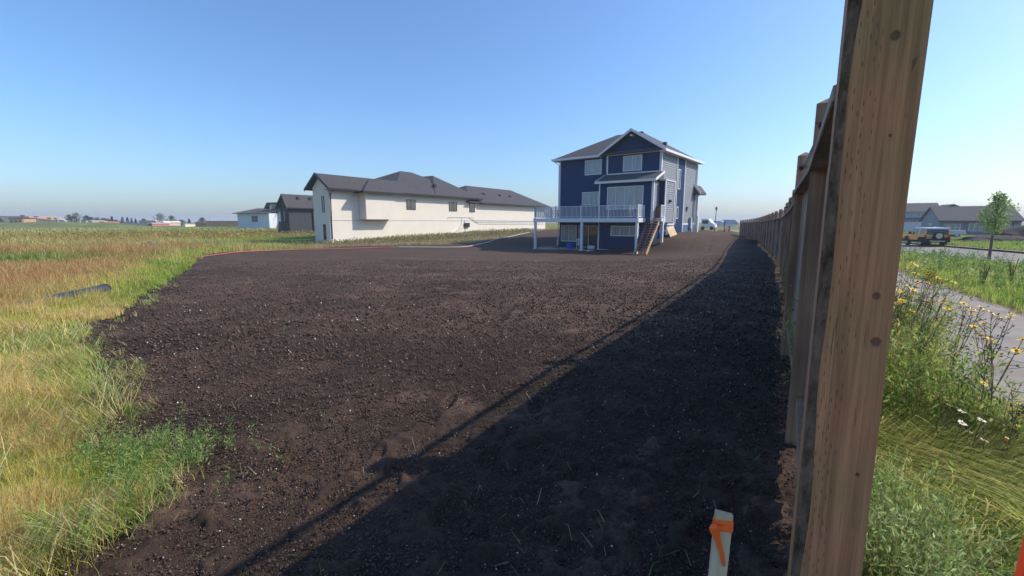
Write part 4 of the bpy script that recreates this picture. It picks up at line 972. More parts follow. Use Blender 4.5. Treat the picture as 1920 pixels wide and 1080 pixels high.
# ------------------------------------------------------------------ street things, stakes, hoses
def PU(u, d): return ((u - 960) / 840 * d, d)
def stake(name, x, y, h, wd, th, rz, lean, m, label, cat, group=None, ribbon=None, z=None):
    z = H(x, y) if z is None else z
    r_ = empty(name, (x, y, z), rz, label, cat, group); r_.rotation_euler = (lean[0], lean[1], rz)
    b = MB(); b.prism([(-wd / 2, -th / 2, -.15), (wd / 2, -th / 2, -.15), (wd / 2, -th / 2, h - .008), (-wd / 2, -th / 2, h)], (0, th, 0)); b.build('shaft', M[m], r_, bevel=.0015)
    return r_
r_ = stake('survey_stake', .580, 1.165, .790, .048, .012, R(-8), (0, R(1.5), 0), 'stake', 'pale wooden survey stake tied with bright orange ribbon in the black soil', 'stake')
b = MB(); b.box(-.0255, .0255, -.0085, .0085, .730, .765); b.box(-.0262, .0262, -.0092, .0092, .738, .744); b.box(-.026, .026, -.0095, .0095, .751, .756); rb = b.build('ribbon', M['orange'], r_, bevel=.001)
V = []; Fq = []
for k, (x, z, wd, y) in enumerate([(-.012, .803, .024, -.010), (-.030, .812, .014, -.018), (-.034, .803, .02, -.024), (-.026, .79, .026, -.022), (-.020, .775, .02, -.018), (-.012, .755, .015, -.015), (-.004, .735, .012, -.013), (.003, .715, .0105, -.0115), (.008, .695, .009, -.0105), (.0115, .678, .007, -.0095)]):
    z -= .055; V += [(x - wd / 2, y, z), (x + wd / 2, y - .002, z + .003), (x + wd / 2, y - .001, z + .003), (x - wd / 2, y + .001, z)]
    if k: n = k * 4; Fq += [(n - 4, n - 3, n + 1, n), (n - 2, n - 1, n + 3, n + 2)]
MB().add(V, Fq).build('ribbon_tail', M['orange'], rb)
r_ = stake('marker_stake', 1.245, .985, .955, .055, .02, R(-12), (0, R(2), 0), 'redorange', 'glowing red orange painted stake at the lower right among green weeds', 'stake')
b = MB(); b.box(-.03, .03, -.012, .012, .50, .56); b.build('ribbon', M['orange'], r_, bevel=.002)
for (u, v, lab) in ((182, 458, 'thin pale stake standing far off in the rusty grass'), (400, 463, 'short pale stake at the far corner of the dark soil')):
    d = 38; x, y = PU(u, d); r_ = stake('thin_stake', x, y, .75, .06, .03, 0, (0, 0, 0), 'stake', lab, 'stake')
    b = MB(); b.box(-.034, .034, -.018, .018, .6, .68); b.build('ribbon', M['orange'], r_)

def ground_tube(name, pts, r, m, label, cat, wob=.06, seed=1):
    L = catmull(pts, .4); n = len(L); rr = np.random.default_rng(seed)
    w_ = np.cumsum(rr.normal(0, .02, n)); w_ -= np.linspace(w_[0], w_[-1], n)
    z = Hn(L[:, 0], L[:, 1]) + r + .075
    b = MB(); b.tube([(L[i, 0] + w_[i], L[i, 1] + w_[i] * .5, z[i]) for i in range(n)], r, 7)
    return tag(b.build(name, M[m], None, smooth=True), label, cat)
ground_tube('garden_hose', [(-17.2, 24.3), (-17.6, 25.2), (-18.2, 28.0), (-18.6, 30.6), (-17.4, 33.2), (-15, 35.4), (-11.6, 38.2), (-10.2, 39.0)], .032, 'hosered', 'long red hose curving along the far edge of the dark soil', 'hose')
ground_tube('drain_hose', [(-10.2, 39.1), (-7.5, 39.9), (-5.6, 40.6), (-4.4, 41.5), (-3.2, 44.2), (-2.0, 48), (.3, 55), (2.5, 64)], .04, 'hosepale', 'pale thin hose continuing from the red hose past the blue house', 'hose', seed=4)

def culvert():
    p0 = np.array([-9.75, 10.6]); p1 = np.array([-8.9, 7.9]); z0 = H(*p0) + .17; z1 = H(*p1) + .12
    n = 90; pts = []; rr = []
    for k in range(n):
        t = k / (n - 1); p = p0 + (p1 - p0) * t; pts.append((p[0], p[1], z0 + (z1 - z0) * t)); rr.append(.115 + .010 * math.sin(t * 2 * math.pi * 22))
    rc = empty('culvert_pipe', (0, 0, 0), 0, 'black corrugated drainage pipe half buried in tall grass', 'pipe')
    b = MB(); b.tube(pts, rr, 20); b.build('corrugated_pipe', mat('ribbed plastic', (.05, .055, .065), .4, .1), rc, smooth=True)
    b = MB(); d = np.append(p0 - p1, 0); d /= np.linalg.norm(d); q = Vector(pts[0]); b.tube([q - Vector(d) * .03, q + Vector(d) * .03], [.13, .13], 20); b.build('end_collar', M['black'], rc)
culvert()

M['greyrock'] = mat('brown grey rock', (.20, .18, .15), .95, .3, 4, .01, 15)
def rock(name, x, y, s, label, seed, group=None, m='rock', flat=.6, cat='rock'):
    import bmesh
    bm = bmesh.new(); bmesh.ops.create_icosphere(bm, subdivisions=3, radius=1)
    rr = np.random.default_rng(seed); off = rr.uniform(0, 50, 3)
    for v in bm.verts:
        n = float(fbm(np.array([v.co.x * 1.3 + off[0] + v.co.z]), np.array([v.co.y * 1.3 + off[1] - v.co.z]), 1.2, 3, seed)[0])
        v.co *= (.6 + .8 * n); v.co.x *= s[0]; v.co.y *= s[1]; v.co.z *= s[2]
    me = bpy.data.meshes.new(name); bm.to_mesh(me); bm.free()
    o = link(name, me, M[m], None, True); o.location = (x, y, H(x, y) + s[2] * .3); return tag(o, label, cat, group)
rock('boulder', -28.6, 34.0, (.5, .35, .40), 'white boulder lying in the long grass left of the soil', 3)
rock('boulder', -28.0, 34.9, (.55, .4, .45), 'grey brown boulder just behind the white boulder', 4, m='greyrock')
M['dirt'] = mat('dark dirt pile', (.045, .038, .036), .95, .3, 1.2, .08, 5)
rock('dirt_mound', 61, 53.5, (4.6, 2.6, 1.6), 'large dark dirt mound beyond the sapling at the right edge', 5, m='dirt', cat='dirt mound')
rock('dirt_mound', 53.0, 49.0, (4.4, 1.4, .55), 'low dark dirt mound behind the sapling trunk', 6, m='dirt', cat='dirt mound')
rock('dirt_mound', 47.5, 46, (1.4, .6, .3), 'smallest dirt mound in the grass left of the sapling', 8, m='dirt', cat='dirt mound')

def lamp_post():
    x, y = PU(1336.5, 80); z = H(x, y)
    r_ = empty('street_lamp', (x, y, z), 0, 'slim street lamp with lantern head standing beyond the blue house', 'street lamp')
    b = MB(); b.tube([(0, 0, -.2), (0, 0, .5), (0.02, 0, .55), (.1, 0, 3.6)], [.11, .10, .07, .05], 10); b.build('pole', M['black'], r_)
    b = MB(); b.tube([(.1, 0, 3.6), (.1, 0, 3.65), (.1, 0, 4.0)], [.09, .13, .2], 8); b.build('lantern', M['glass'], r_)
    b = MB(); b.tube([(.1, 0, 4.0), (.1, 0, 4.04), (.1, 0, 4.22), (.1, 0, 4.35)], [.28, .26, .08, .02], 8); b.build('lamp_cap', M['black'], r_)
    x, y = PU(1354.5, 78); z = H(x, y)
    r_ = empty('sign_post', (x, y, z), 0, 'T shaped post with a flat crossbar near the end of the fence', 'post')
    b = MB(); b.tube([(0, 0, -.2), (0, 0, 1.95)], .07, 8); b.build('pole', M['trunk'], r_)
    b = MB(); b.box(-.5, .55, -.08, .08, 1.95, 2.06); b.box(.02, .12, -.05, .05, 1.2, 1.9); b.build('crossbar', M['trunk'], r_)
    x, y = PU(1356, 76); z = H(x, y)
    r_ = empty('timber_hoarding', (x + .2, y, z), R(25), 'brown timber hoarding panel sloping beside the T shaped post', 'panel')
    b = MB(); b.prism([(-.3, 0, -.3), (.9, 0, -.3), (.9, 0, 1.05), (-.3, 0, .55)], (0, .08, 0)); b.build('panel', M['darkwood'], r_)
    b = MB(); b.box(-.32, -.24, -.06, 0, -.3, .7); b.box(.8, .88, -.06, 0, -.3, 1.15); b.build('panel_post', M['darkwood'], r_)
    x, y = 66.5, 60; z = H(x, y)
    r_ = empty('short_lamp', (x, y, z), 0, 'short dark post with box head near the dirt mounds', 'post')
    b = MB(); b.tube([(0, 0, -.2), (0, 0, 2.2)], .06, 8); b.build('pole', M['black'], r_); b = MB(); b.box(-.28, .28, -.2, .2, 2.2, 2.42); b.build('lamp_head', M['black'], r_)
    # distant vehicles and houses past the end of the yard
    x, y = PU(1319, 92); z = H(x, y)
    r_ = empty('camper_van', (x, y, z + .0), R(-30), 'pale camper van parked beside the far corner of the blue house', 'van')
    b = MB(); b.prism([(-.8, 0, .5), (-.8, 0, 2.3), (.5, 0, 2.3), (1.1, 0, 1.5), (1.6, 0, 1.3), (1.7, 0, .5)], (0, 5, 0)); b.build('body', M['whiteplastic'], r_, bevel=.08)
    b = MB(); b.box(-.6, .5, -.02, 0, 1.3, 1.95); b.build('window', M['darkglass'], r_)
    for xx in (-.5, 1.2):
        b = MB(); b.tube([(xx, -.06, .38), (xx, .2, .38)], .38, 14); b.build('wheel', M['rubber'], r_)
    for (u, d, w_, h_, lab) in ((1372, 150, 1.2, 1.0, 'far pale house with low gable seen left of the fence end'), (1346, 170, 1.0, .6, 'tiny pale roof on the horizon behind the street lamp')):
        x, y = PU(u, d); z = H(x, y)
        r_ = empty('far_house', (x, y, z - .4), 0, lab, 'house')
        b = MB(); b.box(-w_, w_, 0, 6, 0, h_ + .3); b.build('wall', M['whiteplastic'], r_); b = MB(); b.prism([(-w_ - .3, -.3, h_ + .3), (w_ + .3, -.3, h_ + .3), (w_ * .1, -.3, h_ + 1.7)], (0, 6.6, 0)); b.build('roof', M['palegrey'], r_)
lamp_post()

# ------------------------------------------------------------------ leaves and trees
def leaf_quads(P, size, asp, colors, seed=0, up=.3):
    r = np.random.default_rng(seed); n = len(P)
    d = r.normal(0, 1, (n, 3)); d[:, 2] += up; d /= np.linalg.norm(d, axis=1)[:, None]
    q = r.normal(0, 1, (n, 3)); s = np.cross(d, q); s /= np.linalg.norm(s, axis=1)[:, None]
    L = np.asarray(size).reshape(-1, 1) * np.ones((n, 1)); Wd = L * asp
    V = np.stack([P, P + d * L * .5 + s * Wd * .5, P + d * L, P + d * L * .5 - s * Wd * .5], 1).reshape(-1, 3)
    F = np.arange(n * 4).reshape(n, 4)
    return V, F, np.repeat(colors, 4, 0)

def tree(name, x, y, h, crown, nl, ls, colr, label, group=None, z=None, trunk_h=.35, conifer=False, blobs=7, seed=1):
    r = np.random.default_rng(seed); z = H(x, y) if z is None else z
    root = empty(name, (x, y, z), 0, label, 'tree', group)
    b = MB(); th = h * trunk_h; tr = max(.03, h * .016)
    b.tube([(0, 0, -.2), (r.normal(0, .02) * h, 0, th), (r.normal(0, .03) * h, r.normal(0, .02) * h, h * .9)], [tr * 1.3, tr, tr * .25], 8)
    B = []
    for k in range(blobs):
        t = (k + .5) / blobs
        if conifer: rad = crown * (1 - t) * .95 + .05; c = (0, 0, th + (h - th) * t); s = (rad, rad, (h - th) / blobs * .9)
        else:
            a = r.uniform(0, 6.28); rad = crown * (.25 + .5 * math.sin(math.pi * (t * .8 + .15))) ; dd = crown * r.uniform(.2, .6) * math.sin(math.pi * min(1, t + .1))
            c = (math.cos(a) * dd, math.sin(a) * dd, th + (h - th) * (.12 + .8 * t)); s = (rad, rad, rad * r.uniform(.6, .95))
            b.tube([(0, 0, th + (c[2] - th) * .4), (c[0] * .6, c[1] * .6, c[2])], [tr * .5, tr * .15], 5)
        B.append((c, s))
    b.build('trunk', M['trunk'], root)
    per = nl // blobs; P = []
    for c, s in B:
        d = r.normal(0, 1, (per, 3)); d /= np.linalg.norm(d, axis=1)[:, None]; rad = r.uniform(.35, 1.08, (per, 1)) ** .6
        P.append(np.array(c) + d * rad * np.array(s))
    P = np.vstack(P); cc = np.array(colr)[None] * r.uniform(.7, 1.35, (len(P), 1)) * (1 + r.normal(0, .06, (len(P), 3)))
    V, F, C = leaf_quads(P, ls * r.uniform(.6, 1.2, len(P)), .7, np.clip(cc, 0, 1), seed)
    npmesh('crown', V, F, M['leafstuff'], root, C)
    return root
G1 = (.05, .085, .03); G2 = (.07, .12, .035); G3 = (.04, .07, .035)
tree('sapling', 27.4, 25.7, 3.7, .78, 1700, .13, (.26, .36, .10), 'young green street sapling with slender trunk beside the road', trunk_h=.32, blobs=11, seed=12)
D = 175
for i, (u, h, cr, con, colr, lab) in enumerate([
    (10, 2.6, 1.4, 0, G3, 'dark bush in front of the long tan building at the far left'),
    (139, 4.0, 1.6, 0, G1, 'leftmost leafy tree of the distant cluster by the mint container'),
    (153, 4.6, 2.1, 0, G2, 'tallest round tree of the distant cluster left of the mint container'),
    (148, 3.4, 1.9, 0, G1, 'lower tree tucked between two trees left of the mint container'),
    (171, 3.7, 1.7, 0, G1, 'tree standing behind the mint container'),
    (179, 3.0, 1.8, 0, G3, 'tree just right of the mint container behind the pale shed'),
    (190, 2.6, 1.9, 0, G1, 'low rounded tree above the pale vehicles'),
    (203, 2.6, 2.0, 0, G2, 'rounded tree behind the red roofed shed'),
    (213, 2.2, 2.0, 0, G1, 'low tree between the red roofed shed and the dark chimney stack'),
    (224, 1.9, 1.8, 0, G3, 'low tree just right of the dark chimney stack'),
    (238, 3.0, 1.2, 1, G3, 'widest dark conifer above the grey fence line'),
    (247, 2.9, 1.0, 1, G3, 'second dark conifer above the grey fence line'),
    (254.5, 2.6, .5, 1, G3, 'thinnest dark conifer above the grey fence line'),
    (262, 2.4, .8, 1, G3, 'last dark conifer at the right end of the row'),
    (277, 2.5, 1.2, 0, G3, 'small wind bent tree above the pink roofs'),
    (307, 4.3, 2.3, 0, (.06, .10, .045), 'large open crowned tree standing alone on the skyline'),
    (329, 3.6, 1.6, 0, (.09, .13, .05), 'lighter green lone tree right of the large skyline tree'),
    (346, 1.9, 1.8, 0, G1, 'wide low bush beside the cream box on the skyline'),
    (361, 2.4, .9, 1, G3, 'small pointed conifer right of the wide low bush'),
    (386, 2.8, 1.5, 0, (.08, .13, .05), 'clipped green bush behind the low brown building'),
]):
    x, y = PU(u, D + (i * 7) % 11); tree('conifer' if con else 'distant_tree', x, y, h * 1.12, cr * 1.05, 700 if not con else 380, .34, colr, lab, conifer=bool(con), blobs=9 if not con else 8, trunk_h=.12, seed=20 + i, z=.0)

def bld(name, u0, u1, d, h, m, label, cat, roofm=None, roofh=.4, z=None, dep=8, win=0, step=0, slope=0):
    x0, y = PU(u0, d); x1, _ = PU(u1, d); z = .0 if z is None else z; h += .15; w_ = x1 - x0
    r_ = empty(name, ((x0 + x1) / 2, y, z), 0, label, cat)
    b = MB(); b.prism([(-w_ / 2, 0, -.5), (w_ / 2, 0, -.5), (w_ / 2, 0, h - slope), (-w_ / 2, 0, h)], (0, dep, 0)); b.build('wall', M[m] if isinstance(m, str) else m, r_)
    if roofm:
        b = MB(); b.prism([(-w_ / 2 - .3, -.3, h - 0), (w_ / 2 + .3, -.3, h - slope), (w_ / 2 - roofh, -.3, h - slope + roofh), (-w_ / 2 + roofh, -.3, h + roofh)], (0, dep + .6, 0)); b.build('roof', M[roofm] if isinstance(roofm, str) else roofm, r_)
    for k in range(win):
        xx = -w_ / 2 + w_ * (k + .5) / win; b = MB(); b.box(xx - w_ / win * .22, xx + w_ / win * .22, -.05, .0, h * .35, h * .75); b.build('window', M['darkglass'], r_)
    return r_
M['mint'] = mat('mint paint', (.33, .52, .46), .6, .06); M['redroof'] = mat('red roof', (.38, .16, .12), .8, .1); M['cream'] = mat('cream paint', (.7, .66, .5), .7, .05)
M['pinkish'] = mat('pinkish wall', (.55, .38, .34), .8, .08)
bld('long_building', -45, 66, 205, 3.9, 'tan', 'long tan warehouse at the far left of the skyline', 'building', 'rust', .3, dep=20, slope=.3)
bld('long_annex', 66, 118, 207, 3.2, 'tan', 'lower tapering end of the tan warehouse on the left skyline', 'building', 'rust', .25, dep=14, slope=1.3)
r_ = bld('open_shed', 27.5, 52, 196, 2.9, 'rust', 'dark open fronted shed before the tan warehouse', 'shed', 'black', .3, dep=6, win=3)
bld('shed', 119, 131, 180, 1.8, 'whiteplastic', 'small white shed at the left of the distant tree cluster', 'shed', 'palegrey', .5, win=1)
bld('shed', 112, 118, 182, 2.7, 'whiteplastic', 'narrow white hut beside the tapering warehouse end', 'shed', 'palegrey', .4, win=1)
bld('shipping_container', 160.5, 170, 168, 2.0, 'mint', 'mint green container under the distant trees', 'container', 'mint', .08, win=0)
bld('shed', 174, 181.5, 169, 1.6, 'whiteplastic', 'pale boxy shed right of the mint container', 'shed', 'pinkish', .3, win=1)
bld('shed', 194, 206, 172, 1.0, 'whiteplastic', 'low white shed with a red roof below the distant trees', 'shed', 'redroof', .6, win=2)
bld('van_row', 184, 195, 166, .9, 'whiteplastic', 'low white trailer parked left of the red roofed shed', 'trailer', 'palegrey', .25, win=3)
bld('boundary_wall', 233, 287, 160, 1.0, 'palegrey', 'long low grey wall below the dark conifers', 'wall', dep=.4)
bld('low_house', 268, 300, 178, 1.5, 'pinkish', 'low pinkish house right of the dark conifers', 'house', 'pinkish', .5, win=4)
bld('shed', 284, 292, 158, .9, 'redroof', 'small red shed at the end of the grey wall', 'shed', 'whiteplastic', .2, win=1)
bld('utility_box', 348, 353, 150, .9, 'cream', 'cream coloured box standing in the skyline grass', 'box', 'cream', .06)
bld('small_house', 309, 315, 165, 1.2, 'pinkish', 'tiny pink building at the foot of the large skyline tree', 'house', 'cream', .5, win=1)
bld('brown_building', 391, 452, 150, 1.65, 'rust', 'low brown building left of the modern white house', 'building', 'rust', .12, dep=10, win=0)
bld('brown_outbuilding', 372, 392, 152, 1.0, 'rust', 'lowest brown lean-to at the left end of the brown building', 'building', 'rust', .5, dep=6)
def mast(name, u, d, h, kind, label, group=None):
    x, y = PU(u, d); r_ = empty(name, (x, y, .1), 0, label, 'pole' if kind else 'mast', group)
    b = MB(); b.tube([(0, 0, -.2), (0, 0, h)], [.12, .06] if kind else [.05, .03], 7); b.build('pole', M['black'] if kind else M['galv'], r_)
    b = MB()
    if kind: b.tube([(0, 0, h - .3), (0, 0, h - .1), (0, 0, h + .15)], [.15, .9, .55], 10)
    else: b.tube([(-.4, 0, h * .9), (.4, 0, h * .9)], .03, 5)
    b.build('lamp_head' if kind else 'crossarm', M['black'] if kind else M['galv'], r_)
mast('floodlight_pole', 53.5, 190, 4.1, 1, 'leftmost and tallest of the three dark mushroom topped light poles'); mast('floodlight_pole', 78.5, 192, 3.7, 1, 'middle one of the three dark mushroom topped light poles'); mast('floodlight_pole', 102, 195, 3.1, 1, 'rightmost and shortest of the three dark mushroom topped light poles')
mast('floodlight_pole', 143, 165, 2.8, 1, 'dark mushroom topped light pole before the distant trees')
for u, h, lab in ((74, 5.4, 'thin radio mast above the tan warehouse'), (193, 4.0, 'thin utility mast left of the red roofed shed'), (399.5, 3.7, 'thin tall mast rising over the brown building'), (423.5, 2.4, 'short thin mast on the right of the brown building')): mast('thin_mast', u, 178, h, 0, lab)
x, y = PU(218.6, 180); r_ = empty('chimney_stack', (x, y, .1), 0, 'dark upright chimney stack on the left skyline', 'chimney')
b = MB(); b.tube([(0, 0, 0), (0, 0, 3.4)], [.45, .35], 10); b.build('stack', M['black'], r_); b = MB(); b.tube([(0, 0, 3.4), (0, 0, 3.6)], .42, 10); b.build('cap', M['black'], r_)
# grassy rise below the tan warehouse
n = 60; xs = np.linspace(-260, -115, n); ys = np.linspace(130, 200, 24); XX, YY = np.meshgrid(xs, ys)
zz = .2 + 1.9 * np.exp(-((YY - 165) / 14) ** 2) * np.clip((XX + 260) / 25, 0, 1) * np.clip((-121 - XX) / 28 + .0, 0, 1) ** .7 * (.75 + .5 * fbm(XX.ravel(), YY.ravel(), .06, 3, 8).reshape(XX.shape)) - .5
I = np.arange(n * 24).reshape(24, n); F = np.stack([I[:-1, :-1], I[:-1, 1:], I[1:, 1:], I[1:, :-1]], -1).reshape(-1, 4)
cc = np.array([.17, .18, .06])[None] * (.6 + .8 * fbm(XX.ravel(), YY.ravel(), .2, 3, 9))[:, None]
tag(npmesh('hills', np.stack([XX.ravel(), YY.ravel(), zz.ravel()], 1), F, ground_mat('rise', .1, 1., .95, .1, .3), colors=cc, smooth=True), kind='structure')

# ------------------------------------------------------------------ grass and weeds
def blades(name, P, h, w, az, lean, C, label=None, droop=None, seed=0, mat_='grass'):
    n = len(P); h = h[:, None]; w = w[:, None]
    d = np.stack([np.sin(az), np.cos(az), np.zeros(n)], 1); r = np.random.default_rng(seed); sa = r.uniform(0, np.pi * 2, n)
    s = np.stack([np.cos(sa), np.sin(sa), np.zeros(n)], 1)
    ln = lean[:, None]
    m = P + d * h * ln * .35 + np.array([0, 0, 1]) * h * .6 * np.sqrt(np.clip(1 - (ln * .6) ** 2, .02, 1))
    t = P + d * h * ln * 1.0 + np.array([0, 0, 1]) * h * np.sqrt(np.clip(1 - ln ** 2, .01, 1)) * 1.0
    V = np.stack([P - s * w * .5, P + s * w * .5, m - s * w * .4, m + s * w * .4, t], 1).reshape(-1, 3)
    b = np.arange(n) * 5
    L = np.stack([b, b + 1, b + 3, b + 2, b + 2, b + 3, b + 4], 1).ravel(); S = np.stack([np.arange(n) * 7, np.arange(n) * 7 + 4], 1).ravel(); T = np.tile([4, 3], n)
    o = npmesh(name, V, None, M[mat_], colors=np.repeat(np.clip(C, 0, 1), 5, 0), ragged=(L, S, T)); return tag(o, label, kind='stuff')

def polar_pts(n, a0, a1, r0, r1, seed, k=1.0):
    r = np.random.default_rng(seed); a = np.radians(r.uniform(a0, a1, n)); q = r.uniform(0, 1, n) ** k
    rr = r0 * (r1 / r0) ** q; return rr * np.sin(a), rr * np.cos(a), rr

def field_grass(name, n, a0, a1, r0, r1, seed, hmul=1., k=1., label=None):
    x, y, r = polar_pts(n, a0, a1, r0, r1, seed, k)
    g = np.random.default_rng(seed + 1)
    dd = pline_dist(x, y, np.array(LEFT_EDGE)); ok = ~soil_mask(x, y) & (~inpoly(x, y, SOIL) | (dd < .5))
    stray = soil_mask(x, y) & (dd < .35) & (g.random(len(x)) < .12 * np.exp(-dd / .12)) & (r < 20); ok |= stray
    ok &= ~inpoly(x, y, np.vstack([FLX, [[300, 200], [300, -50], [-1.4, -50]]]))
    for P in ([(-18.5, 46), (4.3, 81.4), (-8, 89), (-30, 54)], [(-39, 79), (-30, 92), (-36, 96), (-44, 84)], [(3.6, 44.1), (12.2, 37.4), (19.6, 46.8), (11, 53.5)]): ok &= ~inpoly(x, y, np.array(P))
    x, y, r = x[ok], y[ok], r[ok]; m = len(x)
    c = field_color(x, y); d = pline_dist(x, y, SOIL_OPEN[:26])
    rusty = np.clip((c[:, 0] - c[:, 1]) * 8, 0, 1)
    patch = fbm(x, y, 1.1, 3, 61)
    h = (.13 + .16 * patch + .12 * rusty + .06 * g.random(m)) * hmul * np.where(r > 30, 1.5, 1) * np.clip(.55 + d * .6, .5, 1.15)
    h = np.where((y > 60) & (x > -34), h * .6, h); bk = np.exp(-(pline_dist(x, y, np.array([(-19, 44.5), (-9, 49), (-4.5, 55), (0, 68), (4, 78)])) / 6.) ** 4); h = h * (1 - .82 * bk)
    ll = np.exp(-(((x + 30) / 9.) ** 2 + ((y - 56) / 6.5) ** 2) ** 2); h *= 1 - .8 * ll
    w = np.maximum(.0022 + .004 * g.random(m) ** 2, r * .00075)
    flow = fbm(x, y, .55, 3, 62) * 12.
    flat = np.clip((fbm(x, y, .9, 3, 63) - .42) * 4, 0, 1) * (r < 9)
    az = flow + g.normal(0, 1.5 - .8 * flat, m); lean = np.clip(.38 + .5 * flat + g.normal(0, .26, m), .02, .98)
    h = h * (1 + .25 * flat)
    C = c * (.65 + .7 * g.random((m, 1))) * (1 + g.normal(0, .08, (m, 3)))
    pale = g.random(m) < .14; C[pale] = np.array([.68, .56, .28]) * (.7 + .4 * g.random((pale.sum(), 1)))
    z = Hn(x, y) - .02
    return blades(name, np.stack([x, y, z], 1), h, w, az, lean, C, label, seed=seed)
field_grass('field_grass', 300000, -60, -20, 1.5, 14, 100, .85, .85, 'yellow green meadow grass growing left of the dark soil')
field_grass('field_grass', 130000, -60, -10, 12, 45, 200, 1.2, .8, 'rusty and green seed grass in the hollow left of the soil')
field_grass('field_grass', 90000, -60, 6, 35, 150, 300, 1.2, .9, 'yellow and green rough grass stretching to the far houses')

def lying(name, n, seed, cols, label, h0, h1, w0, cut, a1=-22, r1=9, dens=.5):
    x, y, r = polar_pts(n, -62, a1, 1.5, r1, seed); g = np.random.default_rng(seed)
    d = pline_dist(x, y, np.array(LEFT_EDGE)); out = ~soil_mask(x, y)
    ok = (out | (d < .16)) & (fbm(x, y, 1.5, 3, seed) > cut); x, y, r = x[ok], y[ok], r[ok]; m = len(x)
    az = np.floor(fbm(x, y, 1.3, 2, seed + 3) * 9) * 1.3 + g.normal(0, .45, m); C = np.array(cols)[g.integers(0, len(cols), m)] * g.uniform(.7, 1.25, (m, 1))
    blades(name, np.stack([x, y, Hn(x, y) + g.uniform(.02, .15, m)], 1), g.uniform(h0, h1, m), np.maximum(w0, r * .0009) * g.uniform(.7, 1.3, m), az, np.clip(g.normal(.93, .06, m), .6, .995), C, label, seed=seed)
lying('fallen_straw', 16000, 410, [(.72, .60, .30), (.62, .50, .24), (.52, .50, .17)], 'pale fallen straw matted over the grass beside the soil', .15, .38, .004, .50)
lying('fallen_grass', 16000, 411, [(.36, .48, .12), (.26, .42, .09), (.48, .54, .18)], 'bent green grass lying in swathes beside the soil', .15, .34, .0045, .52)
def lobe_weeds():
    g = np.random.default_rng(77); n = 170; x = g.normal(-2.4, .26, n); y = g.normal(2.72, .18, n); z = Hn(x, y); h = g.uniform(.06, .20, n); az = g.uniform(0, 6.28, n); ln = g.uniform(.3, 1.1, n)
    top = np.stack([x + np.sin(az) * h * ln, y + np.cos(az) * h * ln, z + .05 + h], 1); bot = np.stack([x, y, z + .03], 1); t = g.uniform(.1, 1., (n, 44, 1))
    P = (bot[:, None] * (1 - t) + top[:, None] * t + g.normal(0, .016, (n, 44, 3))).reshape(-1, 3); C = np.repeat(np.array([(.18, .32, .08), (.24, .38, .10), (.36, .44, .14)])[g.integers(0, 3, n)], 44, 0) * g.uniform(.7, 1.3, (n * 44, 1))
    V, F, C4 = leaf_quads(P, g.uniform(.012, .034, n * 44), .22, C, 5, .6); s_ = np.array([[.002, 0, 0]]); SV = np.stack([bot - s_, bot + s_, top + s_ * .4, top - s_ * .4], 1).reshape(-1, 3); SF = np.arange(4 * n).reshape(n, 4) + len(V)
    tag(npmesh('feathery_weeds', np.vstack([V, SV]), np.vstack([F, SF]), M['leafstuff'], colors=np.vstack([C4, np.full((4 * n, 3), .2) * [1.2, 1.5, .5]])), 'feathery green weeds spilling over the soil at the near left', kind='stuff')
lobe_weeds()
def scattered(n, seed):
    x, y, r = polar_pts(n, -62, -8, 1.6, 16, seed); g = np.random.default_rng(seed)
    d = pline_dist(x, y, np.array(LEFT_EDGE)); ok = inpoly(x, y, SOIL) & (g.random(n) < np.exp(-d / (.10 + .055 * r)) * (fbm(x, y, 2.2, 3, 71) > .5))
    x, y, r, d = x[ok], y[ok], r[ok], d[ok]; m = len(x)
    P = []; Az = []; Hh = []; Ln = []; C = []
    for i in range(m):
        k = g.integers(3, 16); a = g.uniform(0, 6.28); base = [(.26, .40, .08), (.42, .44, .14), (.56, .46, .24)][g.integers(0, 3)]
        for _ in range(k):
            P.append((x[i] + g.normal(0, .02), y[i] + g.normal(0, .02), H_s(x[i], y[i]) if False else 0)); Az.append(a + g.normal(0, .7)); Hh.append(g.uniform(.05, .2)); Ln.append(min(.99, g.uniform(.6, 1.15))); C.append(np.array(base) * g.uniform(.7, 1.3))
    P = np.array(P); P[:, 2] = Hn(P[:, 0], P[:, 1]) + .035
    blades('scattered_grass', P, np.array(Hh), np.maximum(.004, np.hypot(P[:, 0], P[:, 1]) * .0009), np.array(Az), np.array(Ln), np.array(C), 'loose grass tufts and clippings strewn over the soil edge', seed=seed)
scattered(6500, 401)
def litter(n, seed):
    x, y, r = polar_pts(n, -50, 40, 1.6, 14, seed); ok = inpoly(x, y, SOIL); x, y, r = x[ok], y[ok], r[ok]; m = len(x); g = np.random.default_rng(seed)
    P = np.stack([x, y, Hn(x, y) + .075], 1); C = np.where(g.random((m, 1)) < .4, [[.2, .28, .07]], [[.45, .37, .22]]) * g.uniform(.6, 1.2, (m, 1))
    blades('straw_litter', P, g.uniform(.04, .16, m), np.full(m, .004) + r * .0003, g.uniform(0, 6.28, m), np.full(m, .985), C, 'stray straw pieces lying on the dark soil', seed=seed)
litter(330, 402)

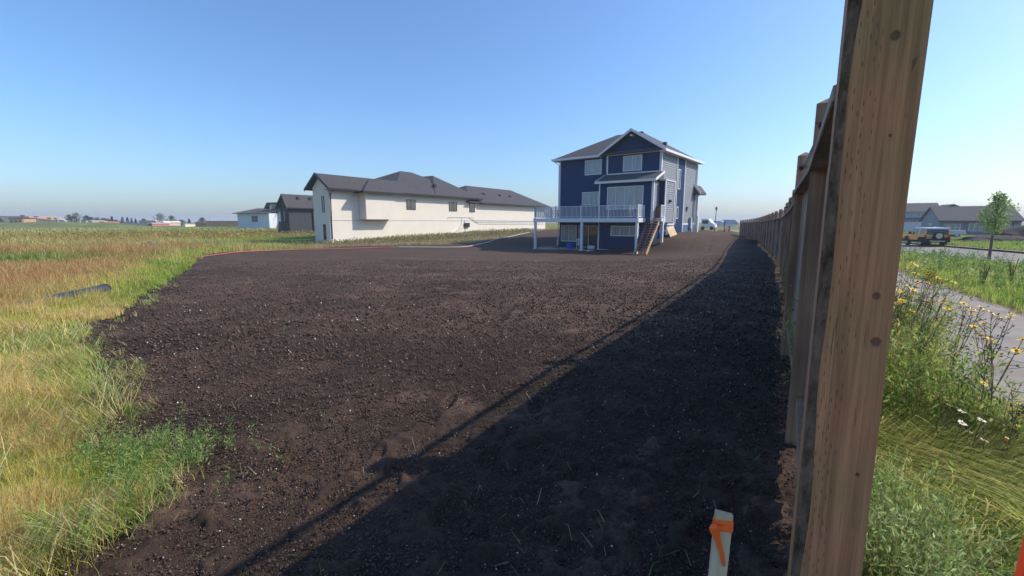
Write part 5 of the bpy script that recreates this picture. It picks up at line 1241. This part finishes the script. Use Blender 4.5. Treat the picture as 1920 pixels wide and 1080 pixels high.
# clods and pebbles on the soil
def clods(name, n, seed, smin, smax, cols, label, r1=16, sink=.3, a0=-50, a1=42, nearfac=1.):
    t = (1 + 5 ** .5) / 2
    IV = np.array([(-1, t, 0), (1, t, 0), (-1, -t, 0), (1, -t, 0), (0, -1, t), (0, 1, t), (0, -1, -t), (0, 1, -t), (t, 0, -1), (t, 0, 1), (-t, 0, -1), (-t, 0, 1)]) / math.sqrt(1 + t * t)
    IF = np.array([(0, 11, 5), (0, 5, 1), (0, 1, 7), (0, 7, 10), (0, 10, 11), (1, 5, 9), (5, 11, 4), (11, 10, 2), (10, 7, 6), (7, 1, 8), (3, 9, 4), (3, 4, 2), (3, 2, 6), (3, 6, 8), (3, 8, 9), (4, 9, 5), (2, 4, 11), (6, 2, 10), (8, 6, 7), (9, 8, 1)])
    x, y, r = polar_pts(n, a0, a1, 1.3, r1, seed, nearfac); g = np.random.default_rng(seed)
    ok = inpoly(x, y, SOIL) & soil_mask(x, y); x, y, r = x[ok], y[ok], r[ok]; m = len(x)
    s = (smin + (smax - smin) * g.random(m) ** 2.6) * np.clip(r / 3.5, .7, 2.2)
    jit = 1 + g.normal(0, .22, (m, 12, 1)); V = IV[None] * jit * s[:, None, None] * (1 + g.normal(0, .15, (m, 1, 3)))
    c0 = Hn(x, y) + .068 + (fbm(x, y, .45, 3, 31) - .5) * .10 * np.clip(r / 6, .3, 1) - s * sink
    V = V + np.stack([x, y, c0], 1)[:, None, :]
    F = (IF[None] + (np.arange(m) * 12)[:, None, None]).reshape(-1, 3)
    cc = np.array(cols)[g.integers(0, len(cols), m)] * g.uniform(.7, 1.3, (m, 1))
    o = npmesh(name, V.reshape(-1, 3), F, M['clod'], colors=np.repeat(cc, 12, 0)); return tag(o, label, kind='stuff')
M['clod'] = foliage_mat('soil crumbs', 0., .95)
clods('soil_crumbs', 110000, 501, .0022, .0105, [(.055, .040, .031), (.082, .056, .042), (.118, .078, .058)], 'dark crumbly soil clods covering the yard', 26, .25)
clods('fine_crumbs', 70000, 503, .0018, .0055, [(.055, .041, .035), (.085, .06, .048), (.125, .085, .068)], 'fine dark crumbs of soil in the near foreground', 6.5, .0)
clods('pebbles', 2600, 502, .002, .0065, [(.45, .43, .4), (.6, .58, .55), (.35, .27, .2)], 'tiny pale stones dotted over the dark soil', 22, -.3)

# street side weeds
def along_fence(n, o0, o1, s0, s1, seed, pw=1.):
    g = np.random.default_rng(seed); seg = np.linalg.norm(np.diff(FLX2, axis=0), axis=1); S = np.concatenate([[0], np.cumsum(seg)])
    s = s0 * (s1 / s0) ** (g.random(n) ** pw); T = np.gradient(FLX2, axis=0); T /= np.linalg.norm(T, axis=1)[:, None]
    o = g.uniform(o0, o1, n); x = np.interp(s, S, FLX2[:, 0]); y = np.interp(s, S, FLX2[:, 1]); tx = np.interp(s, S, T[:, 0]); ty = np.interp(s, S, T[:, 1])
    return x + ty * o, y - tx * o
FLX2 = np.vstack([catmull([(-1.4, -3.2), (-.2, -.9), (.90, 1.17)], .25)[:-1], FL])   # 4.9 m of run-in before the first post
ROADW = np.vstack([kb2, kb[::-1]])
def street_grass(name, n, o0, o1, s0, s1, seed, h0, h1, cols, label, w0=.005, lean=.35, pw=1., wr=.0009):
    x, y = along_fence(n, o0, o1, s0, s1, seed, pw); g = np.random.default_rng(seed); r = np.hypot(x, y)
    ok = ~inpoly(x, y, ROADW); x, y, r = x[ok], y[ok], r[ok]; n = len(x)
    patch = fbm(x, y, 1.4, 3, 80 + seed % 7); rd = np.clip(pline_dist(x, y, kb2) / 3, .25, 1); h = rd * (h0 + (h1 - h0) * patch) * g.uniform(.5, 1.1, n)
    ci = np.clip((patch * len(cols) * 1.6 - .3 * len(cols) + g.normal(0, .7, n)), 0, len(cols) - 1).astype(int); C = np.array(cols)[ci] * g.uniform(.6, 1.35, (n, 1))
    return blades(name, np.stack([x, y, Hn(x, y) - .02], 1), h, np.maximum(w0 * g.uniform(.6, 1.4, n), r * wr), fbm(x, y, .7, 2, 5) * 10 + g.normal(0, .9, n), np.clip(g.normal(lean, .2, n), .02, .97), C, label, seed=seed)
GC = [(.17, .29, .05), (.28, .40, .08), (.38, .46, .12), (.50, .46, .18), (.42, .36, .18)]
street_grass('verge_grass', 45000, .12, 1.42, 3.4, 75, 601, .12, .45, GC[:4], 'green grass between the fence and the path')
street_grass('boulevard_grass', 90000, 3.55, 13.5, 5, 85, 602, .12, .34, [(.24, .38, .06), (.38, .50, .09), (.50, .55, .14), (.56, .51, .20)], 'green roadside grass between the path and the road', pw=.8)
street_grass('boulevard_grass', 9000, 3.5, 3.95, 5, 70, 603, .06, .16, [(.36, .26, .15), (.44, .34, .19)], 'brown dead grass lining the far edge of the path', lean=.6)
def lot_grass():
    g = np.random.default_rng(9); n = 70000; t = g.random(n); s = g.random(n)
    A = ROAD_OUT[np.minimum((t * (len(ROAD_OUT) - 1)).astype(int), len(ROAD_OUT) - 2)]; B = ROAD_OUT[np.minimum((t * (len(ROAD_OUT) - 1)).astype(int) + 1, len(ROAD_OUT) - 1)]
    P = A + (B - A) * g.random((n, 1)); P = P + np.stack([np.ones(n), -.3 * np.ones(n)], 1) * (.5 + 40 * s ** 1.6)[:, None]
    r = np.hypot(P[:, 0], P[:, 1]); c = np.array([(.32, .42, .09), (.42, .44, .15), (.22, .33, .07)])[g.integers(0, 3, n)] * g.uniform(.7, 1.2, (n, 1))
    blades('lot_grass', np.column_stack([P, Hn(P[:, 0], P[:, 1]) - .02]), g.uniform(.1, .35, n), np.maximum(.01, r * .001), g.uniform(0, 6.28, n), g.uniform(0, .5, n), c, 'rough green grass on the lots beyond the road', seed=9)
lot_grass()
# long flattened grass in the right foreground
def flat_grass(n, seed):
    g = np.random.default_rng(seed); x, y = along_fence(n, .15, 1.7, 5.2, 8.0, seed); h = g.uniform(.25, .55, n)
    az = R(100) + (fbm(x, y, 1.6, 2, 6) - .5) * 2.2 + g.normal(0, .5, n); C = np.array([(.42, .52, .09), (.60, .60, .17), (.20, .30, .05), (.62, .55, .22)])[g.integers(0, 4, n)] * g.uniform(.6, 1.3, (n, 1))
    blades('flattened_grass', np.stack([x, y, Hn(x, y) + g.uniform(-.02, .07, n)], 1), h, g.uniform(.004, .008, n), az, g.uniform(.9, .985, n), C, 'long flattened grass swept sideways in the right foreground', seed=seed)
flat_grass(13000, 604)

def weeds(name, n, o0, o1, s0, s1, seed, h0, h1, leaf, cols, label, nl=26, pw=1., asp=.28, hot=None):
    x, y = along_fence(n, o0, o1, s0, s1, seed, pw) if hot is None else hot; n = len(x)
    g = np.random.default_rng(seed + 5); patch = fbm(x, y, 1.7, 3, seed % 13); ok = (patch > .36) & ~inpoly(x, y, ROADW); x, y, patch = x[ok], y[ok], patch[ok]; n = len(x)
    z = Hn(x, y); h = (h0 + (h1 - h0) * (patch - .3) * 2) * g.uniform(.7, 1.1, n)
    az = g.uniform(0, 6.28, n); ln = g.uniform(.05, .45, n)
    top = np.stack([x + np.sin(az) * h * ln, y + np.cos(az) * h * ln, z + h], 1); bot = np.stack([x, y, z], 1)
    t = g.uniform(.12, 1.02, (n, nl, 1)); side = g.normal(0, 1, (n, nl, 3)) * (.018 + .05 * (1 - t)) * h[:, None, None] * 1.6
    P = (bot[:, None] * (1 - t) + top[:, None] * t + side).reshape(-1, 3); P = P[P[:, 2] > -.9]
    ci = np.repeat(g.integers(0, len(cols), n), nl)[:len(P)]; C = np.array(cols)[ci] * g.uniform(.6, 1.4, (len(P), 1))
    V, F, C4 = leaf_quads(P, leaf * g.uniform(.5, 1.4, len(P)), asp, np.clip(C, 0, 1), seed, .8)
    # stems as slim upright triangles
    sd = g.uniform(0, 6.28, n); s = np.stack([np.cos(sd), np.sin(sd), 0 * sd], 1) * .0035
    SV = np.stack([bot - s, bot + s, top + s * .3, top - s * .3], 1).reshape(-1, 3); SF = np.arange(4 * n).reshape(n, 4) + len(V)
    SC = np.repeat(np.array([(.20, .18, .07)]) * g.uniform(.7, 1.2, (n, 1)), 4, 0)
    return tag(npmesh(name, np.vstack([V, SV]), np.vstack([F, SF]), M['leafstuff'], colors=np.vstack([C4, SC])), label, kind='stuff')
WC = [(.20, .34, .06), (.30, .43, .09), (.16, .26, .07), (.40, .47, .13), (.46, .44, .15)]
weeds('tall_weeds', 3300, .12, 1.25, 7.4, 16.5, 701, .40, 1.0, .045, WC, 'dense tall leafy weeds between the fence and the path', 30, pw=.9)
weeds('tall_weeds', 1500, .15, 1.3, 16, 60, 702, .3, .7, .10, WC, 'leafy weeds lining the street side of the fence further off', 18)
weeds('silvery_weeds', 300, .12, .50, 5.45, 6.15, 703, .28, .52, .032, [(.26, .37, .13), (.34, .44, .19), (.20, .32, .08), (.42, .52, .22)], 'silvery narrow leaved weeds at the foot of the nearest post', 44, asp=.2)
weeds('low_weeds', 420, .35, 1.9, 5.7, 8.2, 706, .10, .34, .035, WC, 'low leafy weeds growing up through the flattened grass', 22, asp=.35)
weeds('boulevard_weeds', 1500, 4.2, 9.5, 9, 50, 704, .2, .55, .09, [(.16, .28, .07), (.20, .32, .09), (.14, .23, .08)], 'dark green leafy weeds on the roadside', 16)
weeds('white_flower_carpet', 380, 4.6, 11, 8, 45, 705, .12, .42, .05, [(.62, .60, .50), (.55, .55, .42), (.25, .32, .10)], 'small creamy white flowers dotted through the roadside grass', 7, asp=.9)
# goldenrod haze in the middle distance
def goldenrod():
    g = np.random.default_rng(31); n = 4000; x = g.normal(-46, 13, n); y = g.normal(66, 10, n); ok = (y > 48) & (x < -20) & ~((x > -34) & (y < 64)); x, y = x[ok], y[ok]; n = len(x)
    P = np.stack([x, y, Hn(x, y) + g.uniform(.3, .75, n)], 1); C = np.array([(.48, .34, .06), (.30, .27, .08), (.30, .20, .08)])[g.integers(0, 3, n)] * g.uniform(.7, 1.2, (n, 1))
    V, F, C4 = leaf_quads(P, g.uniform(.1, .3, n), .7, C, 3, .5); tag(npmesh('goldenrod', V, F, M['leafstuff'], colors=C4), 'mustard yellow weed flowers in the middle distance', kind='stuff')
goldenrod()
def bank_weeds():
    g = np.random.default_rng(41); n = 7000; t = g.random(n); A = np.array([(-22, 41), (-12, 47), (-6, 53), (-1, 63), (3.5, 76)]); s = t * 4; i = np.minimum(s.astype(int), 3)
    P = A[i] + (A[i + 1] - A[i]) * (s - i)[:, None] + g.normal(0, 1.6, (n, 2)); wx = P[:, 0] + 18.5; wy = P[:, 1] - 46
    lx = wx * math.cos(R(33)) - wy * math.sin(R(33)); ok = (lx > .15) & ~soil_mask(P[:, 0], P[:, 1]); P = P[ok]; n = len(P)
    Q = np.column_stack([P, Hn(P[:, 0], P[:, 1]) + g.uniform(.02, .3, n)]); C = np.array([(.30, .26, .13), (.20, .22, .07), (.36, .30, .18)])[g.integers(0, 3, n)] * g.uniform(.6, 1.2, (n, 1))
    V, F, C4 = leaf_quads(Q, g.uniform(.08, .26, n), .5, C, 6, .8); tag(npmesh('bank_weeds', V, F, M['leafstuff'], colors=C4), 'dry weeds and rubble along the white house wall', kind='stuff')
bank_weeds()

# ------------------------------------------------------------------ wild flowers
def px(u, v, z):
    p = R(8.4); X = (u - 960) / 840; Yv = (540 - v) / 840; d = Vector((X, math.cos(p) + Yv * math.sin(p), -math.sin(p) + Yv * math.cos(p)))
    t = (z - EYE) / d.z; return Vector((0, 0, EYE)) + d * t
M['petal'] = foliage_mat('petals', .25, .5)
M['yellowpetal'] = mat('yellow petals', (1., .66, .01), .6, .05, 30); M['whitepetal'] = mat('white petals', (.8, .8, .76), .6, .05, 30); M['flowereye'] = mat('brown flower eye', (.45, .20, .02), .9, .2, 40); M['yelloweye'] = mat('yellow flower eye', (.6, .40, .03), .9, .1, 40)
M['stem'] = mat('brown green stem', (.13, .115, .05), .8, .2, 10); M['bud'] = mat('dry brown bud', (.06, .045, .03), .9, .2, 20); M['leafgreen'] = mat('green leaf', (.13, .22, .05), .7, .2, 10)
def flower_head(parent, c, nrm, rad, kind):
    nrm = nrm.normalized(); u = nrm.orthogonal().normalized(); v = nrm.cross(u); b = MB(); n = 12
    for k in range(n):
        a = 2 * math.pi * k / n + rnd.uniform(-.1, .1); d = u * math.cos(a) + v * math.sin(a); s = nrm.cross(d); L = rad * rnd.uniform(.85, 1.1); dz = nrm * rnd.uniform(-.1, .25) * rad
        b.add([c + d * rad * .2, c + d * L * .65 + s * rad * .17 + dz * .6, c + d * L + dz, c + d * L * .65 - s * rad * .17 + dz * .6], [(0, 1, 2, 3)])
    f = b.build('flower', M['yellowpetal' if kind == 'y' else 'whitepetal'], parent)
    e = MB(); e.tube([c - nrm * rad * .1, c + nrm * rad * .12, c + nrm * rad * .2], [rad * .25, rad * .3, rad * .12], 8); e.build('flower_centre', M['flowereye' if kind == 'y' else 'yelloweye'], f)
def flower_plant(name, base, heads, kind, label, group, rad=.024, buds=6, seed=1):
    """base (x,y); heads: list of world points"""
    r = random.Random(seed); o = Vector((base[0], base[1], H(*base)))
    root = empty(name, o, 0, label, 'wildflower', group); st = MB(); bd = MB(); lf = MB()
    if kind == 'y' and rad > .025: heads = list(heads) + [h + Vector((r.uniform(-.1, .1), r.uniform(-.1, .1), r.uniform(-.12, .03))) for h in heads[:2]]
    hs = [h - o for h in heads]; mid = Vector((0, 0, 0))
    for h in hs: mid += h
    mid /= len(hs); fork = Vector((mid.x * .45, mid.y * .45, mid.z * .55))
    st.tube([(0, 0, -.03), fork * .5 + Vector((.01, 0, .02)), fork], [.005, .0045, .0035], 5)
    for h in hs:
        k = fork.lerp(h, .5) + Vector((r.uniform(-.03, .03), r.uniform(-.03, .03), -.03)); st.tube([fork, k, h], [.003, .0025, .0018], 5)
        flower_head(root, h, Vector((r.uniform(-.3, .5), r.uniform(-.5, .1), 1)), rad * r.uniform(.85, 1.15), kind)
        for j in range(buds):
            t = r.uniform(.25, .95); p = k.lerp(h, t); q = p + Vector((r.uniform(-.09, .09), r.uniform(-.09, .09), r.uniform(.0, .09))); st.tube([p, q], [.0016, .0012], 4); st.tube([q, q + (q - p).normalized() * .014], [.004, .002], 5, mi=1)
    for j in range(14):
        t = r.uniform(.1, 1); p = Vector((0, 0, 0)).lerp(fork, t); a = r.uniform(0, 6.28); d = Vector((math.cos(a), math.sin(a), .4)); s = Vector((-math.sin(a), math.cos(a), 0)); L = r.uniform(.05, .11)
        lf.add([p, p + d * L * .5 + s * .012, p + d * L, p + d * L * .5 - s * .012], [(0, 1, 2, 3)])
    st.build('stem', [M['stem'], M['bud']], root)
    lf.build('leaf', M['leafgreen'], root)
zq = lambda a, b: (1680 + a / 6.75, 480 + b / 6.75)
YP = [
 ((3.35, 3.95), [(212, 85, 1.16), (170, 148, 1.12), (255, 222, 1.08)], 'yellow daisy plant nearest the post whose flowers stand highest'),
 ((3.45, 3.9), [(355, 205, 1.1), (390, 235, 1.08), (450, 215, 1.1), (500, 212, 1.1), (410, 255, 1.07)], 'yellow daisy plant with a dense flower clump against the path'),
 ((3.4, 3.75), [(490, 300, 1.06), (535, 275, 1.07), (590, 325, 1.05)], 'yellow daisy plant just right of and below the dense clump'),
 ((2.95, 3.6), [(145, 385, 1.0), (40, 440, 1.0), (75, 460, .98), (220, 425, .99), (15, 455, 1.0)], 'yellow daisy plant touching the right edge of the nearest post'),
 ((2.95, 3.45), [(200, 510, .95), (80, 570, .95), (20, 600, .93)], 'yellow daisy plant lowest beside the nearest post'),
 ((3.2, 3.5), [(470, 575, .95), (600, 590, .95), (645, 668, .92)], 'yellow daisy plant in front of the path middle with three spread flowers'),
 ((3.3, 3.3), [(860, 605, .95), (965, 750, .9), (1075, 655, .93)], 'yellow daisy plant leaning over the path with bare branching stems'),
 ((3.4, 3.1), [(1205, 715, .92), (1295, 765, .9), (1465, 745, .9), (1425, 790, .88)], 'yellow daisy plant leaning furthest over the path'),
 ((3.2, 2.85), [(1075, 1005, .82), (1190, 1055, .8), (1610, 1060, .8)], 'yellow daisy plant with low flowers near the right border'),
]
for i, (bs, hd, lab) in enumerate(YP):
    flower_plant('yellow_wildflower', bs, [px(*zq(a, b_), z) for a, b_, z in hd], 'y', lab, 'yellow wildflowers beside the path', .031, 5, 50 + i)
flower_plant('yellow_wildflower', (2.9, 2.75), [px(1845, 719, .55), px(1857, 649, .7), px(1850, 638, .72)], 'y', 'yellow daisy plant with a single low orange yellow bloom over the path edge', 'yellow wildflowers beside the path', .022, 6, 70)
flower_plant('yellow_wildflower', (2.95, 2.5), [px(1893, 768, .45), px(1910, 757, .5), px(1888, 821, .35), px(1897, 735, .55), px(1909, 798, .4)], 'y', 'reddish stemmed plant with tiny yellow blooms at the right border', 'yellow wildflowers beside the path', .012, 8, 71)
for i, (hd, bs, lab) in enumerate([
    ([(1804, 772, .45), (1779, 760, .5)], (2.75, 2.8), 'white daisies with wide open blooms above the dark weeds'),
    ([(1804, 793, .40), (1817, 810, .35)], (2.7, 2.65), 'white daisies just below the widest open pair'),
    ([(1841, 788, .42), (1846, 826, .33)], (2.8, 2.6), 'white daisies nearest the path edge'),
    ([(1645, 878, .12), (1663, 880, .12), (1680, 868, .14)], (2.1, 2.45), 'white daisies lowest beside the nearest post'),
    ([(1694, 900, .10), (1708, 903, .10), (1704, 853, .16)], (2.25, 2.4), 'white daisies in the dark hollow of flattened grass')]):
    flower_plant('white_daisy', bs, [px(*h) for h in hd], 'w', lab, 'white daisies among the weeds', .024, 2, 90 + i)

# dry dock stalks on the roadside
M['seed'] = mat('brown seed heads', (.28, .19, .10), .9, .2, 20)
def dock(x, y, h, label, seed):
    r = random.Random(seed); root = empty('dry_stalk', (x, y, H(x, y)), 0, label, 'plant', 'dry brown stalks on the roadside'); st = MB(); sd = MB()
    for k in range(4):
        a = r.uniform(0, 6.28); hh = h * r.uniform(.7, 1.05); dx = math.cos(a) * .15 * h; dy = math.sin(a) * .15 * h
        st.tube([(0, 0, 0), (dx * .5, dy * .5, hh * .5), (dx, dy, hh)], [.012, .01, .005], 5)
        for j in range(26):
            t = r.uniform(.4, 1); p = Vector((dx * t, dy * t, hh * t)) + Vector((r.uniform(-.008, .008), r.uniform(-.008, .008), 0)); st.tube([p, p + Vector((0, 0, .035))], [.010, .004], 5, mi=1)
    st.build('stem', [M['stem'], M['seed']], root)
dock(12.3, 11.6, .6, 'dry brown stalk cluster nearest the path edge on the roadside', 1)
dock(14.6, 13.0, .65, 'tallest dry brown stalk cluster in the roadside grass', 2)
dock(12.9, 12.2, .42, 'shortest dry brown stalk cluster on the roadside', 3)

# ------------------------------------------------------------------ summer haze
hz = MB().box(-4000, 4000, -4000, 4000, -4.0, 18.0).build('haze', [])
hm = bpy.data.materials.new('haze'); hm.use_nodes = True; t = hm.node_tree; t.nodes.clear()
pv = t.nodes.new('ShaderNodeVolumePrincipled'); oo = t.nodes.new('ShaderNodeOutputMaterial')
pv.inputs['Density'].default_value = 0.0007; pv.inputs['Color'].default_value = (.86, .92, 1, 1); pv.inputs['Anisotropy'].default_value = .1
t.links.new(pv.outputs[0], oo.inputs['Volume']); hz.data.materials.append(hm); tag(hz, 'thin pale summer haze', kind='stuff')
